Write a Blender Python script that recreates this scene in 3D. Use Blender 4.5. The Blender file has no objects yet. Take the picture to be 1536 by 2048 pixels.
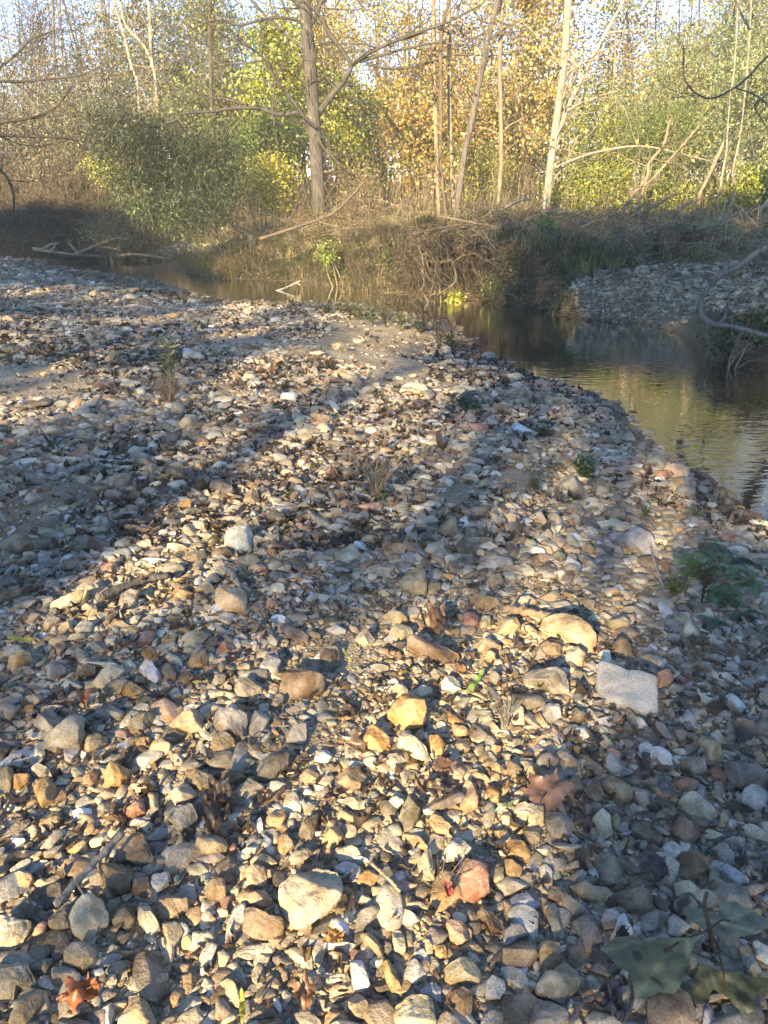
import bpy, math, random
import numpy as np
from mathutils import Vector, Matrix
C = bpy.context.scene.collection
R = math.radians
# ------------------------------------------------------------------ camera, sky, sun
CAM_H, PITCH, FPX = 1.5, R(22.7), 1539.0
cam = bpy.data.cameras.new('camera'); camo = bpy.data.objects.new('camera', cam); C.objects.link(camo)
cam.sensor_fit = 'VERTICAL'; cam.sensor_height = 34.6; cam.lens = 26.0; cam.clip_start = 0.05; cam.clip_end = 3000
camo.location = (0, 0, CAM_H); camo.rotation_euler = (R(90) - PITCH, 0, 0)
bpy.context.scene.camera = camo
SUN_EL, SUN_AZ = R(21), R(201)          # the sun stands low behind the camera, a little to its left
W = bpy.data.worlds.new('World'); bpy.context.scene.world = W; W.use_nodes = True
nt = W.node_tree; sky = nt.nodes.new('ShaderNodeTexSky'); sky.sky_type = 'NISHITA'; sky.sun_disc = False
sky.sun_elevation = SUN_EL; sky.sun_rotation = SUN_AZ; sky.air_density = 0.45; sky.dust_density = 0.0; sky.ozone_density = 5.0
bg = nt.nodes['Background']; bg.inputs['Strength'].default_value = 0.15; nt.links.new(sky.outputs[0], bg.inputs[0])
sun = bpy.data.lights.new('sun', 'SUN'); sun.energy = 3.6; sun.angle = R(0.55); sun.color = (1.0, 0.85, 0.62)
suno = bpy.data.objects.new('sun', sun); C.objects.link(suno)
SDIR = Vector((math.sin(SUN_AZ) * math.cos(SUN_EL), math.cos(SUN_AZ) * math.cos(SUN_EL), math.sin(SUN_EL)))
suno.rotation_euler = SDIR.to_track_quat('Z', 'Y').to_euler(); suno.location = SDIR * 60
vs = bpy.context.scene.view_settings; vs.view_transform = 'Standard'; vs.look = 'None'; vs.exposure = 2.3; vs.gamma = 1.0; vs.use_white_balance = True; vs.white_balance_temperature = 7900; vs.white_balance_tint = 6
bpy.context.scene.cycles.max_bounces = 6; bpy.context.scene.cycles.transparent_max_bounces = 8
bpy.context.scene.cycles.use_denoising = True
# ------------------------------------------------------------------ helpers
def rg(seed): return np.random.default_rng(abs(int(seed)))
def tag(o, label=None, cat=None, group=None, kind=None):
    if label: o['label'] = label
    if cat: o['category'] = cat
    if group: o['group'] = group
    if kind: o['kind'] = kind
    return o
def empty(name, loc, rz=0):
    o = bpy.data.objects.new(name, None); o.location = loc; o.rotation_euler = (0, 0, rz); o.empty_display_size = .1
    C.objects.link(o); return o
def ray(px, py):
    u, v = (px - 768) / FPX, (py - 1024) / FPX
    c, s = math.cos(PITCH), math.sin(PITCH)
    return np.array([u, c - v * s, -s - v * c])
def rays(px, py):
    px = np.asarray(px, float); py = np.asarray(py, float)
    u, v = (px - 768) / FPX, (py - 1024) / FPX; c, s = math.cos(PITCH), math.sin(PITCH)
    return np.stack([u, c - v * s, -s - v * c], -1)
CP = np.array([0, 0, CAM_H])
def onz(px, py, z):
    d = ray(px, py); return CP + d * ((z - CAM_H) / d[2])
def aty(px, py, y):                       # the point of a sight line that lies y metres ahead
    d = ray(px, py); return CP + d * (y / d[1])
def project(P):
    P = np.asarray(P) - CP; c, s = math.cos(PITCH), math.sin(PITCH)
    f = P[..., 1] * c - P[..., 2] * s; up = P[..., 1] * s + P[..., 2] * c
    f = np.where(f < .05, .05, f)
    return 768 + FPX * P[..., 0] / f, 1024 - FPX * up / f, f
def mesh(name, V, F, mat, col=None, smooth=True):
    """V (n,3); F list of index arrays (m,3) or (m,4); col (n,3)"""
    me = bpy.data.meshes.new(name); V = np.asarray(V, np.float32)
    F = [np.asarray(f, np.int32) for f in (F if isinstance(F, list) else [F]) if len(f)]
    nl = sum(f.size for f in F); nf = sum(len(f) for f in F)
    me.vertices.add(len(V)); me.vertices.foreach_set('co', V.ravel())
    me.loops.add(nl); me.loops.foreach_set('vertex_index', np.concatenate([f.ravel() for f in F]))
    st, a = [], 0
    for f in F:
        st.append(a + np.arange(len(f), dtype=np.int32) * f.shape[1]); a += f.size
    me.polygons.add(nf); me.polygons.foreach_set('loop_start', np.concatenate(st).astype(np.int32))
    try: me.polygons.foreach_set('loop_total', np.concatenate([np.full(len(f), f.shape[1], np.int32) for f in F]))
    except Exception: pass
    me.update(calc_edges=True); me.validate()
    me.polygons.foreach_set('use_smooth', np.full(len(me.polygons), smooth))
    if col is not None and len(me.vertices) == len(V):
        at = me.attributes.new('Col', 'FLOAT_COLOR', 'POINT')
        c4 = np.ones((len(V), 4), np.float32); c4[:, :3] = np.asarray(col, np.float32); at.data.foreach_set('color', c4.ravel())
    me.materials.append(mat); return me
def obj(name, me, parent=None, loc=(0, 0, 0)):
    o = bpy.data.objects.new(name, me); o.location = loc; C.objects.link(o)
    if parent: o.parent = parent
    return o
class MB:
    def __init__(s): s.V, s.F3, s.F4, s.K, s.n = [], [], [], [], 0
    def add(s, V, F, col):
        V = np.asarray(V, float); F = np.asarray(F)
        if not len(F): return
        s.V.append(V); s.K.append(np.broadcast_to(np.asarray(col, float), V.shape))
        (s.F3 if F.shape[1] == 3 else s.F4).append(F + s.n); s.n += len(V)
    def tube(s, pts, rad, sides=6, col=(.2, .15, .1), rough=0, rng=None):
        P = np.asarray(pts, float); n = len(P); r = np.broadcast_to(np.asarray(rad, float), (n,))
        T = np.gradient(P, axis=0); T /= np.linalg.norm(T, axis=1)[:, None] + 1e-9
        ref = np.array([1., 0, 0]) if abs(T[:, 0]).mean() < .8 else np.array([0, 0, 1.])
        A = np.cross(T, ref); A /= np.linalg.norm(A, axis=1)[:, None] + 1e-9; B = np.cross(T, A)
        th = np.arange(sides) * 2 * math.pi / sides
        rr = r[:, None] * np.ones(sides)
        if rough and rng is not None: rr = rr * (1 + rough * rng.standard_normal((n, sides)) * .5 + rough * rng.standard_normal(sides) * .6)
        V = P[:, None, :] + rr[..., None] * (np.cos(th)[None, :, None] * A[:, None] + np.sin(th)[None, :, None] * B[:, None])
        i = np.arange(n - 1)[:, None] * sides; j = np.arange(sides)[None]; k = (j + 1) % sides
        F = np.stack([i + j, i + k, i + sides + k, i + sides + j], -1).reshape(-1, 4)
        V = np.concatenate([V.reshape(-1, 3), P[:1] - T[:1] * r[0] * .2, P[-1:] + T[-1:] * r[-1] * .6])
        c0, c1 = n * sides, n * sides + 1; b = (n - 1) * sides
        jj = np.arange(sides); kk = (jj + 1) % sides
        cap = np.concatenate([np.stack([kk, jj, np.full(sides, c0)], -1), np.stack([b + jj, b + kk, np.full(sides, c1)], -1)])
        nn = s.n; s.add(V, F, col); s.F3.append(cap + nn)
    def strands(s, P, col, r0, r1):
        """many thin three-sided strands at once: P (m,k,3), col (m,3), r0/r1 (m,)"""
        m, k, _ = P.shape
        T = np.gradient(P, axis=1); T /= np.linalg.norm(T, axis=2)[..., None] + 1e-9
        ref = np.array([.31, .9, .23]); A = np.cross(T, ref); A /= np.linalg.norm(A, axis=2)[..., None] + 1e-9; B = np.cross(T, A)
        r = (np.asarray(r0)[:, None] + (np.asarray(r1) - np.asarray(r0))[:, None] * np.linspace(0, 1, k))[..., None]
        rings = [P + r * (math.cos(a) * A + math.sin(a) * B) for a in (0, 2.09, 4.19)]
        V = np.stack(rings, 2).reshape(-1, 3)
        base = (np.arange(m)[:, None, None] * k + np.arange(k - 1)[None, :, None]) * 3
        j = np.arange(3); kk = (j + 1) % 3
        F = np.stack([base + j, base + kk, base + 3 + kk, base + 3 + j], -1).reshape(-1, 4)
        s.add(V, F, np.repeat(np.asarray(col), k * 3, axis=0))
    def blades(s, P, D, L, Wd, col, bend):
        """grass blades, each bent: base P, lean D (horizontal), length, width"""
        n = len(P); side = np.stack([-D[:, 1], D[:, 0], np.zeros(n)], 1); side /= np.linalg.norm(side, axis=1)[:, None] + 1e-9
        up = np.array([0, 0, 1.])
        P1 = P + L[:, None] * (.55 * up + .25 * D * bend[:, None]); P2 = P + L[:, None] * ((1 - .35 * bend[:, None]) * up + D * bend[:, None])
        w = Wd[:, None] * side
        V = np.stack([P - w, P + w, P1 + w * .7, P1 - w * .7, P2], 1).reshape(-1, 3)
        b = np.arange(n)[:, None] * 5
        nn = s.n
        s.add(V, (b + np.array([[0, 1, 2, 3]])).reshape(-1, 4), np.repeat(col, 5, axis=0)); s.F3.append((b + np.array([[3, 2, 4]])).reshape(-1, 3) + nn)
    def leaves(s, P, D, L, Wd, col, rng, droop=.25):
        """leaf blades folded along the midrib: base P, direction D, length, width"""
        n = len(P); D = D / (np.linalg.norm(D, axis=1)[:, None] + 1e-9)
        q = rng.standard_normal((n, 3)); S = np.cross(D, q); S /= np.linalg.norm(S, axis=1)[:, None] + 1e-9; N = np.cross(D, S)
        L = np.broadcast_to(L, (n,))[:, None]; Wd = np.broadcast_to(Wd, (n,))[:, None]
        m = P + D * L * .45
        V = np.stack([P, m + S * Wd * .5 + N * Wd * .18, P + D * L - N * L * droop * .4, m - S * Wd * .5 + N * Wd * .18], 1).reshape(-1, 3)
        b = np.arange(n)[:, None] * 4
        s.add(V, np.concatenate([b + np.array([[0, 1, 2]]), b + np.array([[0, 2, 3]])]), np.repeat(col, 4, axis=0))
    def mesh(s, name, mat, smooth=True):
        return mesh(name, np.concatenate(s.V), [np.concatenate(x) for x in (s.F3, s.F4) if x], mat, np.concatenate(s.K), smooth)
def pick(rng, pal, n, jit=.12):
    """n colours from a palette of (weight, rgb), jittered in value"""
    w = np.array([p[0] for p in pal], float); c = np.array([p[1] for p in pal], float)
    k = c[rng.choice(len(pal), n, p=w / w.sum())]
    return np.clip(k * np.exp(rng.standard_normal((n, 1)) * jit) * np.exp(rng.standard_normal((n, 3)) * jit * .13), .004, .9)
class Noise3:
    """smooth value field in 2-D/3-D, a sum of random sine waves"""
    def __init__(s, seed, scale, octs=5, dim=3):
        g = rg(seed); s.k = []
        for o in range(octs):
            for _ in range(4):
                d = g.standard_normal(dim); d /= np.linalg.norm(d); s.k.append((d * scale * 1.9 ** o * g.uniform(.7, 1.3), g.uniform(0, 6.28), .6 ** o))
        s.t = math.sqrt(sum(a * a for _, _, a in s.k) / 2)
    def __call__(s, P): return sum(a * np.sin(P @ k + ph) for k, ph, a in s.k) / s.t
# ------------------------------------------------------------------ materials
def mat(name, rough=.8, spec=.3):
    m = bpy.data.materials.new(name); m.use_nodes = True; n = m.node_tree; b = n.nodes['Principled BSDF']
    b.inputs['Roughness'].default_value = rough; b.inputs['Specular IOR Level'].default_value = spec
    return m, n, b
def nd(n, typ, ins=None, **kw):
    x = n.nodes.new(typ)
    for k, v in kw.items(): setattr(x, k, v)
    for k, v in (ins or {}).items():
        if isinstance(v, bpy.types.NodeSocket): n.links.new(v, x.inputs[k])
        else: x.inputs[k].default_value = v
    return x
def mixc(n, fac, a, b, mode='MIX'):
    x = n.nodes.new('ShaderNodeMix'); x.data_type = 'RGBA'; x.blend_type = mode
    for i, v in ((0, fac), (6, a), (7, b)):
        if isinstance(v, bpy.types.NodeSocket): n.links.new(v, x.inputs[i])
        else: x.inputs[i].default_value = v if i == 0 else (*v, 1) if len(v) == 3 else v
    return x.outputs[2]
def ramp(n, fac, stops):
    x = n.nodes.new('ShaderNodeValToRGB'); n.links.new(fac, x.inputs[0]); e = x.color_ramp.elements
    e[0].position, e[0].color = stops[0][0], (*[stops[0][1]] * 3, 1); e[1].position, e[1].color = stops[1][0], (*[stops[1][1]] * 3, 1)
    return x.outputs[0]
def noise(n, vec, scale, detail=4, rough=.55):
    return nd(n, 'ShaderNodeTexNoise', {'Vector': vec, 'Scale': scale, 'Detail': detail, 'Roughness': rough}).outputs[0]
def bump(n, b, h, strength, dist):
    x = nd(n, 'ShaderNodeBump', {'Height': h, 'Strength': strength, 'Distance': dist}); n.links.new(x.outputs[0], b.inputs['Normal']); return x
def stone_material():
    m, n, b = mat('weathered_stone', .82, .25)
    col = nd(n, 'ShaderNodeAttribute', attribute_name='Col').outputs['Color']
    tc = nd(n, 'ShaderNodeTexCoord').outputs['Object']; oi = nd(n, 'ShaderNodeObjectInfo').outputs['Random']
    off = nd(n, 'ShaderNodeVectorMath', {0: tc}, operation='ADD'); mul = nd(n, 'ShaderNodeMath', {0: oi, 1: 37.0}, operation='MULTIPLY'); n.links.new(mul.outputs[0], off.inputs[1])
    v = off.outputs[0]
    big = ramp(n, noise(n, v, 17, 3), [(.38, 0), (.62, 1)])
    c = mixc(n, big, mixc(n, 1, col, (.72, .66, .58), 'MULTIPLY'), mixc(n, .25, mixc(n, 1, col, (1.22, 1.2, 1.15), 'MULTIPLY'), (.5, .44, .34)))
    stain = ramp(n, noise(n, v, 31, 5, .65), [(.55, 0), (.72, 1)])
    c = mixc(n, nd(n, 'ShaderNodeMath', {0: stain, 1: .55}, operation='MULTIPLY').outputs[0], c, mixc(n, .6, c, (.20, .115, .045)))
    speck = ramp(n, noise(n, v, 210, 3, .7), [(.34, .55), (.55, 1.1)])
    c = mixc(n, .8, c, mixc(n, 1, c, speck, 'MULTIPLY'))
    n.links.new(c, b.inputs['Base Color'])
    h = nd(n, 'ShaderNodeMath', {0: noise(n, v, 45, 6, .62), 1: noise(n, v, 260, 4, .7)}, operation='MULTIPLY_ADD'); h.inputs[2].default_value = 0
    hh = nd(n, 'ShaderNodeMath', {0: noise(n, v, 40, 6, .65), 1: 1.0}, operation='MULTIPLY'); 
    ad = nd(n, 'ShaderNodeMath', {0: noise(n, v, 230, 4, .7), 1: .22, 2: hh.outputs[0]}, operation='MULTIPLY_ADD')
    bump(n, b, ad.outputs[0], .7, .016)
    return m
def ground_material():
    m, n, b = mat('sand_and_soil', .95, .12)
    col = nd(n, 'ShaderNodeAttribute', attribute_name='Col').outputs['Color']
    v = nd(n, 'ShaderNodeTexCoord').outputs['Object']
    c = mixc(n, 1, col, ramp(n, noise(n, v, 3.1, 6, .7), [(.3, .55), (.7, 1.25)]), 'MULTIPLY')
    vo = nd(n, 'ShaderNodeTexVoronoi', {'Vector': v, 'Scale': 95.0, 'Randomness': 1.0}); g = nd(n, 'ShaderNodeHueSaturation', {'Color': vo.outputs['Color'], 'Saturation': .25, 'Value': 1.0})
    c = mixc(n, .55, c, mixc(n, 1, c, mixc(n, .7, g.outputs[0], (1.0, 1.0, 1.0)), 'MULTIPLY'))
    c = mixc(n, .5, c, mixc(n, 1, c, ramp(n, noise(n, v, 420, 2), [(.35, .5), (.65, 1.5)]), 'MULTIPLY'))
    n.links.new(c, b.inputs['Base Color'])
    ad = nd(n, 'ShaderNodeMath', {0: vo.outputs['Distance'], 1: -.35, 2: noise(n, v, 22, 7, .65)}, operation='MULTIPLY_ADD')
    bump(n, b, ad.outputs[0], .8, .03)
    return m
def bark_material():
    m, n, b = mat('bark', .9, .15)
    col = nd(n, 'ShaderNodeAttribute', attribute_name='Col').outputs['Color']
    tc = nd(n, 'ShaderNodeTexCoord').outputs['Object']; mp = nd(n, 'ShaderNodeMapping', {'Vector': tc, 'Scale': (1, 1, .16)}); v = mp.outputs[0]
    f = noise(n, v, 26, 6, .7)
    c = mixc(n, 1, col, ramp(n, f, [(.32, .4), (.66, 1.35)]), 'MULTIPLY')
    c = mixc(n, .5, c, mixc(n, 1, c, ramp(n, noise(n, tc, 2.3, 3), [(.35, .6), (.65, 1.3)]), 'MULTIPLY'))
    n.links.new(c, b.inputs['Base Color']); bump(n, b, f, .9, .04); return m
def leaf_material():
    m = bpy.data.materials.new('foliage'); m.use_nodes = True; n = m.node_tree; n.nodes.clear()
    col = nd(n, 'ShaderNodeAttribute', attribute_name='Col').outputs['Color']
    v = nd(n, 'ShaderNodeTexCoord').outputs['Object']
    c = mixc(n, 1, col, ramp(n, noise(n, v, 30, 3), [(.3, .7), (.7, 1.25)]), 'MULTIPLY')
    d = nd(n, 'ShaderNodeBsdfDiffuse', {'Color': c}); t = nd(n, 'ShaderNodeBsdfTranslucent', {'Color': c}); g = nd(n, 'ShaderNodeBsdfGlossy', {'Roughness': .45, 'Color': (.8, .8, .8, 1)})
    a = nd(n, 'ShaderNodeMixShader', {0: .40, 1: d.outputs[0], 2: t.outputs[0]}); a2 = nd(n, 'ShaderNodeMixShader', {0: .05, 1: a.outputs[0], 2: g.outputs[0]})
    o = nd(n, 'ShaderNodeOutputMaterial', {0: a2.outputs[0]}); return m
def water_material():
    m = bpy.data.materials.new('creek_water'); m.use_nodes = True; n = m.node_tree; n.nodes.clear()
    v = nd(n, 'ShaderNodeTexCoord').outputs['Object']
    mp = nd(n, 'ShaderNodeMapping', {'Vector': v, 'Rotation': (0, 0, R(-35)), 'Scale': (1.0, 2.6, 1)})
    calm = ramp(n, noise(n, v, .35, 2), [(.38, .25), (.62, 1.0)])
    h = nd(n, 'ShaderNodeMath', {0: noise(n, mp.outputs[0], 7.0, 1, .5), 1: noise(n, mp.outputs[0], 2.6, 1), 2: .0}, operation='ADD')
    h2 = nd(n, 'ShaderNodeMath', {0: h.outputs[0], 1: calm}, operation='MULTIPLY')
    bp = nd(n, 'ShaderNodeBump', {'Height': h2.outputs[0], 'Strength': .6, 'Distance': .006})
    fr = nd(n, 'ShaderNodeFresnel', {'IOR': 1.33, 'Normal': bp.outputs[0]})
    t = nd(n, 'ShaderNodeBsdfTransparent', {'Color': (.21, .19, .125, 1)}); g = nd(n, 'ShaderNodeBsdfGlossy', {'Roughness': .004, 'Normal': bp.outputs[0], 'Color': (1, 1, 1, 1)})
    fb = nd(n, 'ShaderNodeMath', {0: fr.outputs[0], 1: 2.0, 2: .02}, operation='MULTIPLY_ADD', use_clamp=True)
    a = nd(n, 'ShaderNodeMixShader', {0: fb.outputs[0], 1: t.outputs[0], 2: g.outputs[0]})
    nd(n, 'ShaderNodeOutputMaterial', {0: a.outputs[0]}); return m
def concrete_material():
    m, n, b = mat('concrete', .9, .2); v = nd(n, 'ShaderNodeTexCoord').outputs['Object']
    col = nd(n, 'ShaderNodeAttribute', attribute_name='Col').outputs['Color']
    vo = nd(n, 'ShaderNodeTexVoronoi', {'Vector': v, 'Scale': 130.0})
    c = mixc(n, 1, col, ramp(n, vo.outputs['Distance'], [(.1, .62), (.4, 1.08)]), 'MULTIPLY')
    c = mixc(n, .8, c, mixc(n, 1, c, ramp(n, noise(n, v, 14, 5), [(.3, .65), (.7, 1.3)]), 'MULTIPLY'))
    n.links.new(c, b.inputs['Base Color']); bump(n, b, noise(n, v, 150, 5, .7), .8, .008); return m
M_STONE, M_GROUND, M_BARK, M_LEAF, M_WATER, M_CONC = stone_material(), ground_material(), bark_material(), leaf_material(), water_material(), concrete_material()
# ------------------------------------------------------------------ terrain: gravel bar, creek bed, far bank
ZW = -0.42                                 # water level; the gravel under the camera is about 0
NEAR = np.array([(-60, 55), (-30, 37), (-16, 28.5), (-11.6, 25.6), (-10.2, 24.3), (-9.3, 22.4), (-8.31, 20.93), (-7.31, 20.3), (-5.9, 19.0), (-5.0, 17.6), (-4.0, 16.0), (-3.4, 15.2), (-2.6, 14.9), (-1.6, 14.6),
    (-.64, 14.2), (.40, 13.3), (.80, 12.3), (1.15, 11.2), (1.44, 9.42), (1.69, 8.59), (1.96, 7.57), (2.04, 6.75), (2.15, 6.21), (2.28, 5.81), (2.38, 5.34), (2.32, 4.75), (2.28, 4.38), (2.4, 4.1), (2.9, 2.4), (3.3, 0), (3.6, -6), (3.0, -60)])
# far waterline: x, y, height of the bank above the water, width of its face, rise beyond it
FARP = np.array([(-60, 46, 1.55, .9, .01), (-30, 31, 1.55, .8, .01), (-16, 26.0, 1.55, .7, .01), (-10.4, 24.04, 1.5, .8, .02), (-8.0, 24.1, 1.4, 1.3, .02), (-7.2, 24.04, .35, 2.4, .18), (-6.18, 23.69, .4, 2.4, .2), (-5.0, 20.53, .6, 1.8, .15), (-4.26, 18.8, .72, 1.0, .14),
    (-2.91, 18.5, .78, .95, .12), (-2.0, 18.3, .8, .9, .12), (-.94, 17.3, .85, .9, .11), (.27, 15.9, .9, .8, .09), (1.26, 15.14, .92, .75, .07), (1.88, 14.85, .9, .8, .07), (2.66, 13.99, .8, .7, .08), (3.01, 13.56, .72, .45, .09), (3.27, 12.82, .68, .34, .09),
    (3.93, 12.31, .68, .32, .09), (4.17, 11.83, .68, .34, .09), (4.1, 10.23, .66, .5, .09), (4.4, 9.42, .66, .55, .1), (4.65, 8.6, .75, .6, .1), (5.2, 6.5, .9, .7, .08), (5.8, 3, 1, .8, .05), (6.2, -6, 1, .8, .03), (6, -60, 1, .8, .02)])
def sdist(P, L):
    """signed distance to a polyline (positive on its right-hand side) and where along it"""
    best = np.full(len(P), 1e9); sg = np.ones(len(P)); par = np.zeros(len(P))
    for i in range(len(L) - 1):
        a, b = L[i, :2], L[i + 1, :2]; ab = b - a
        t = np.clip(((P - a) @ ab) / (ab @ ab), 0, 1); q = a + t[:, None] * ab; dv = P - q; d = np.hypot(dv[:, 0], dv[:, 1])
        m = d < best - 1e-9; best[m] = d[m]; par[m] = i + t[m]
        cr = ab[0] * (P[:, 1] - a[1]) - ab[1] * (P[:, 0] - a[0]); sg[m] = np.where(cr[m] < 0, 1, -1)
    return best * sg, par
N_BAR, N_BANK, N_BIG, N_EDGE = Noise3(1, 1.6, 4, 2), Noise3(2, 2.6, 5, 2), Noise3(3, .12, 3, 2), Noise3(4, 1.3, 4, 2)
def sstep(x): x = np.clip(x, 0, 1); return x * x * (3 - 2 * x)
def terrain(P):
    P = np.atleast_2d(np.asarray(P, float))[:, :2]
    dn, _ = sdist(P, NEAR); df, par = sdist(P, FARP); df = -df
    dn = dn + .10 * N_EDGE(P); df = df + .14 * N_EDGE(P + 9)
    i = np.clip(par.astype(int), 0, len(FARP) - 2); t = (par - i)[:, None]; pr = FARP[i, 2:] * (1 - t) + FARP[i + 1, 2:] * t
    bar = ZW + .45 * (1 - np.exp(-np.maximum(dn, 0) / (1.5 + 7.0 * sstep((P[:, 1] - 7.5) / 6)))) + .022 * N_BAR(P) * sstep(dn / 1.0) * (1 - .6 * sstep((P[:, 1] - 8) / 6)) + .02 * np.maximum(dn - 6, 0) * np.exp(-np.maximum(dn - 6, 0) / 60)
    H = pr[:, 0] * (1 + .10 * N_BANK(P * .6))
    bank = ZW + H * sstep(.5 * np.minimum(1, df / pr[:, 1]) + .5 * np.minimum(1, df / pr[:, 1])) + .085 * N_BANK(P) * sstep(df / .5) + .05 * N_BANK(P * 2.7) * sstep(df / .3) + np.minimum(pr[:, 2] * np.maximum(df - pr[:, 1], 0), np.maximum(0, 1.25 - H) + .0 * df) + .25 * N_BIG(P) * sstep((df - 8) / 20) + .012 * np.maximum(df - 12, 0)
    bed = ZW - np.minimum(.42, np.minimum(np.maximum(-dn, 0) * .16, np.maximum(-df, 0) * .55) + .02)
    z = np.where(dn > 0, np.where(df > 0, np.maximum(bar, bank), bar), np.where(df > 0, bank, bed))
    return z, dn, df
def gz(x, y): return float(terrain([[x, y]])[0][0])
def hit(px, py, lift=0.0):
    """where a sight line meets the ground"""
    d = ray(px, py); t = np.concatenate([np.arange(1, 12, .05), np.arange(12, 60, .12)]); P = CP + t[:, None] * d
    z = terrain(P)[0] + lift; k = np.argmax(P[:, 2] < z)
    if not (P[:, 2] < z).any(): return CP + d * 30
    a, b = t[max(k - 1, 0)], t[k]
    for _ in range(7):
        c = (a + b) / 2; q = CP + c * d
        if q[2] < terrain(q[None])[0][0] + lift: b = c
        else: a = c
    return CP + b * d
def axis(lo, hi, flo, fhi, step, out):
    fine = np.arange(flo, fhi, step); g = [1.0]; a, b = [], []
    x, s = flo, step
    while x > lo: s *= out; x -= s; a.append(x)
    x, s = fine[-1], step
    while x < hi: s *= out; x += s; b.append(x)
    return np.array(a[::-1] + list(fine) + b)
gx = axis(-400, 400, -11, 9, .075, 1.12); gy = axis(-120, 900, 1, 25, .075, 1.12)
GX, GY = np.meshgrid(gx, gy); GP = np.stack([GX.ravel(), GY.ravel()], 1)
gzv, gdn, gdf = terrain(GP)
nx = len(gx); ii = (np.arange(len(gy) - 1)[:, None] * nx + np.arange(nx - 1)[None]).ravel()
gF = np.stack([ii, ii + 1, ii + nx + 1, ii + nx], 1)
n1 = Noise3(11, 1.1, 4, 2)(GP)[:, None]
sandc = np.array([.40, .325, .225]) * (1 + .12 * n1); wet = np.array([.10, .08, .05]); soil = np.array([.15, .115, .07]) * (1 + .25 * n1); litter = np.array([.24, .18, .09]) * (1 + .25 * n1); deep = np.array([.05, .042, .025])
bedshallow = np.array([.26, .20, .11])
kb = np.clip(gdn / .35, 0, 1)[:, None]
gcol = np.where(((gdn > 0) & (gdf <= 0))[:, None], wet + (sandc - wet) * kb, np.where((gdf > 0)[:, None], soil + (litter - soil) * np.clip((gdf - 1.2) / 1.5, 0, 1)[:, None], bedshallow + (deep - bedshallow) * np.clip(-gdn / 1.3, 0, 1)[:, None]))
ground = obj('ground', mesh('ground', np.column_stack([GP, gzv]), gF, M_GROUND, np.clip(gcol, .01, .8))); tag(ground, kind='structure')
# water: a sheet that follows the creek, hidden under the banks at its edges
wx = axis(-60, 14, -11, 8, .5, 1.3); wy = axis(-40, 46, 1, 25, .5, 1.3); WX, WY = np.meshgrid(wx, wy); nw = len(wx); jj = (np.arange(len(wy) - 1)[:, None] * nw + np.arange(nw - 1)[None]).ravel()
wf = np.stack([jj, jj + 1, jj + nw + 1, jj + nw], 1); wp = np.stack([WX.ravel(), WY.ravel()], 1)
wc = wp[wf].mean(1); _, a, b = terrain(wc); wf = wf[(a < .9) & (b < .9)]
water = obj('water', mesh('water', np.column_stack([wp, np.full(len(wp), ZW)]), wf, M_WATER)); tag(water, kind='structure')
# ------------------------------------------------------------------ stones
PAL = dict(W=(.60, .58, .53), C=(.50, .43, .30), T=(.37, .285, .17), G=(.29, .255, .20), O=(.40, .245, .10), P=(.46, .29, .17), B=(.215, .145, .085), D=(.165, .135, .095), R=(.36, .175, .11), L=(.38, .375, .36), V=(.14, .10, .09))
CNAME = dict(W='white', C='cream', T='tan', G='grey', O='ochre', P='orange tan', B='brown', D='dark grey brown', R='reddish brown', L='pale blue grey', V='dark purplish brown')
ORI = dict(a=(0, 1748), b=(380, 1748), c=(760, 1748), d=(1136, 1748), e=(0, 1470), f=(380, 1470), g=(760, 1470), h=(1136, 1470), i=(0, 1190), j=(380, 1190), k=(760, 1190), l=(1136, 1190), m=(0, 900), n=(380, 900), o=(760, 900), p=(1136, 900))
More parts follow.
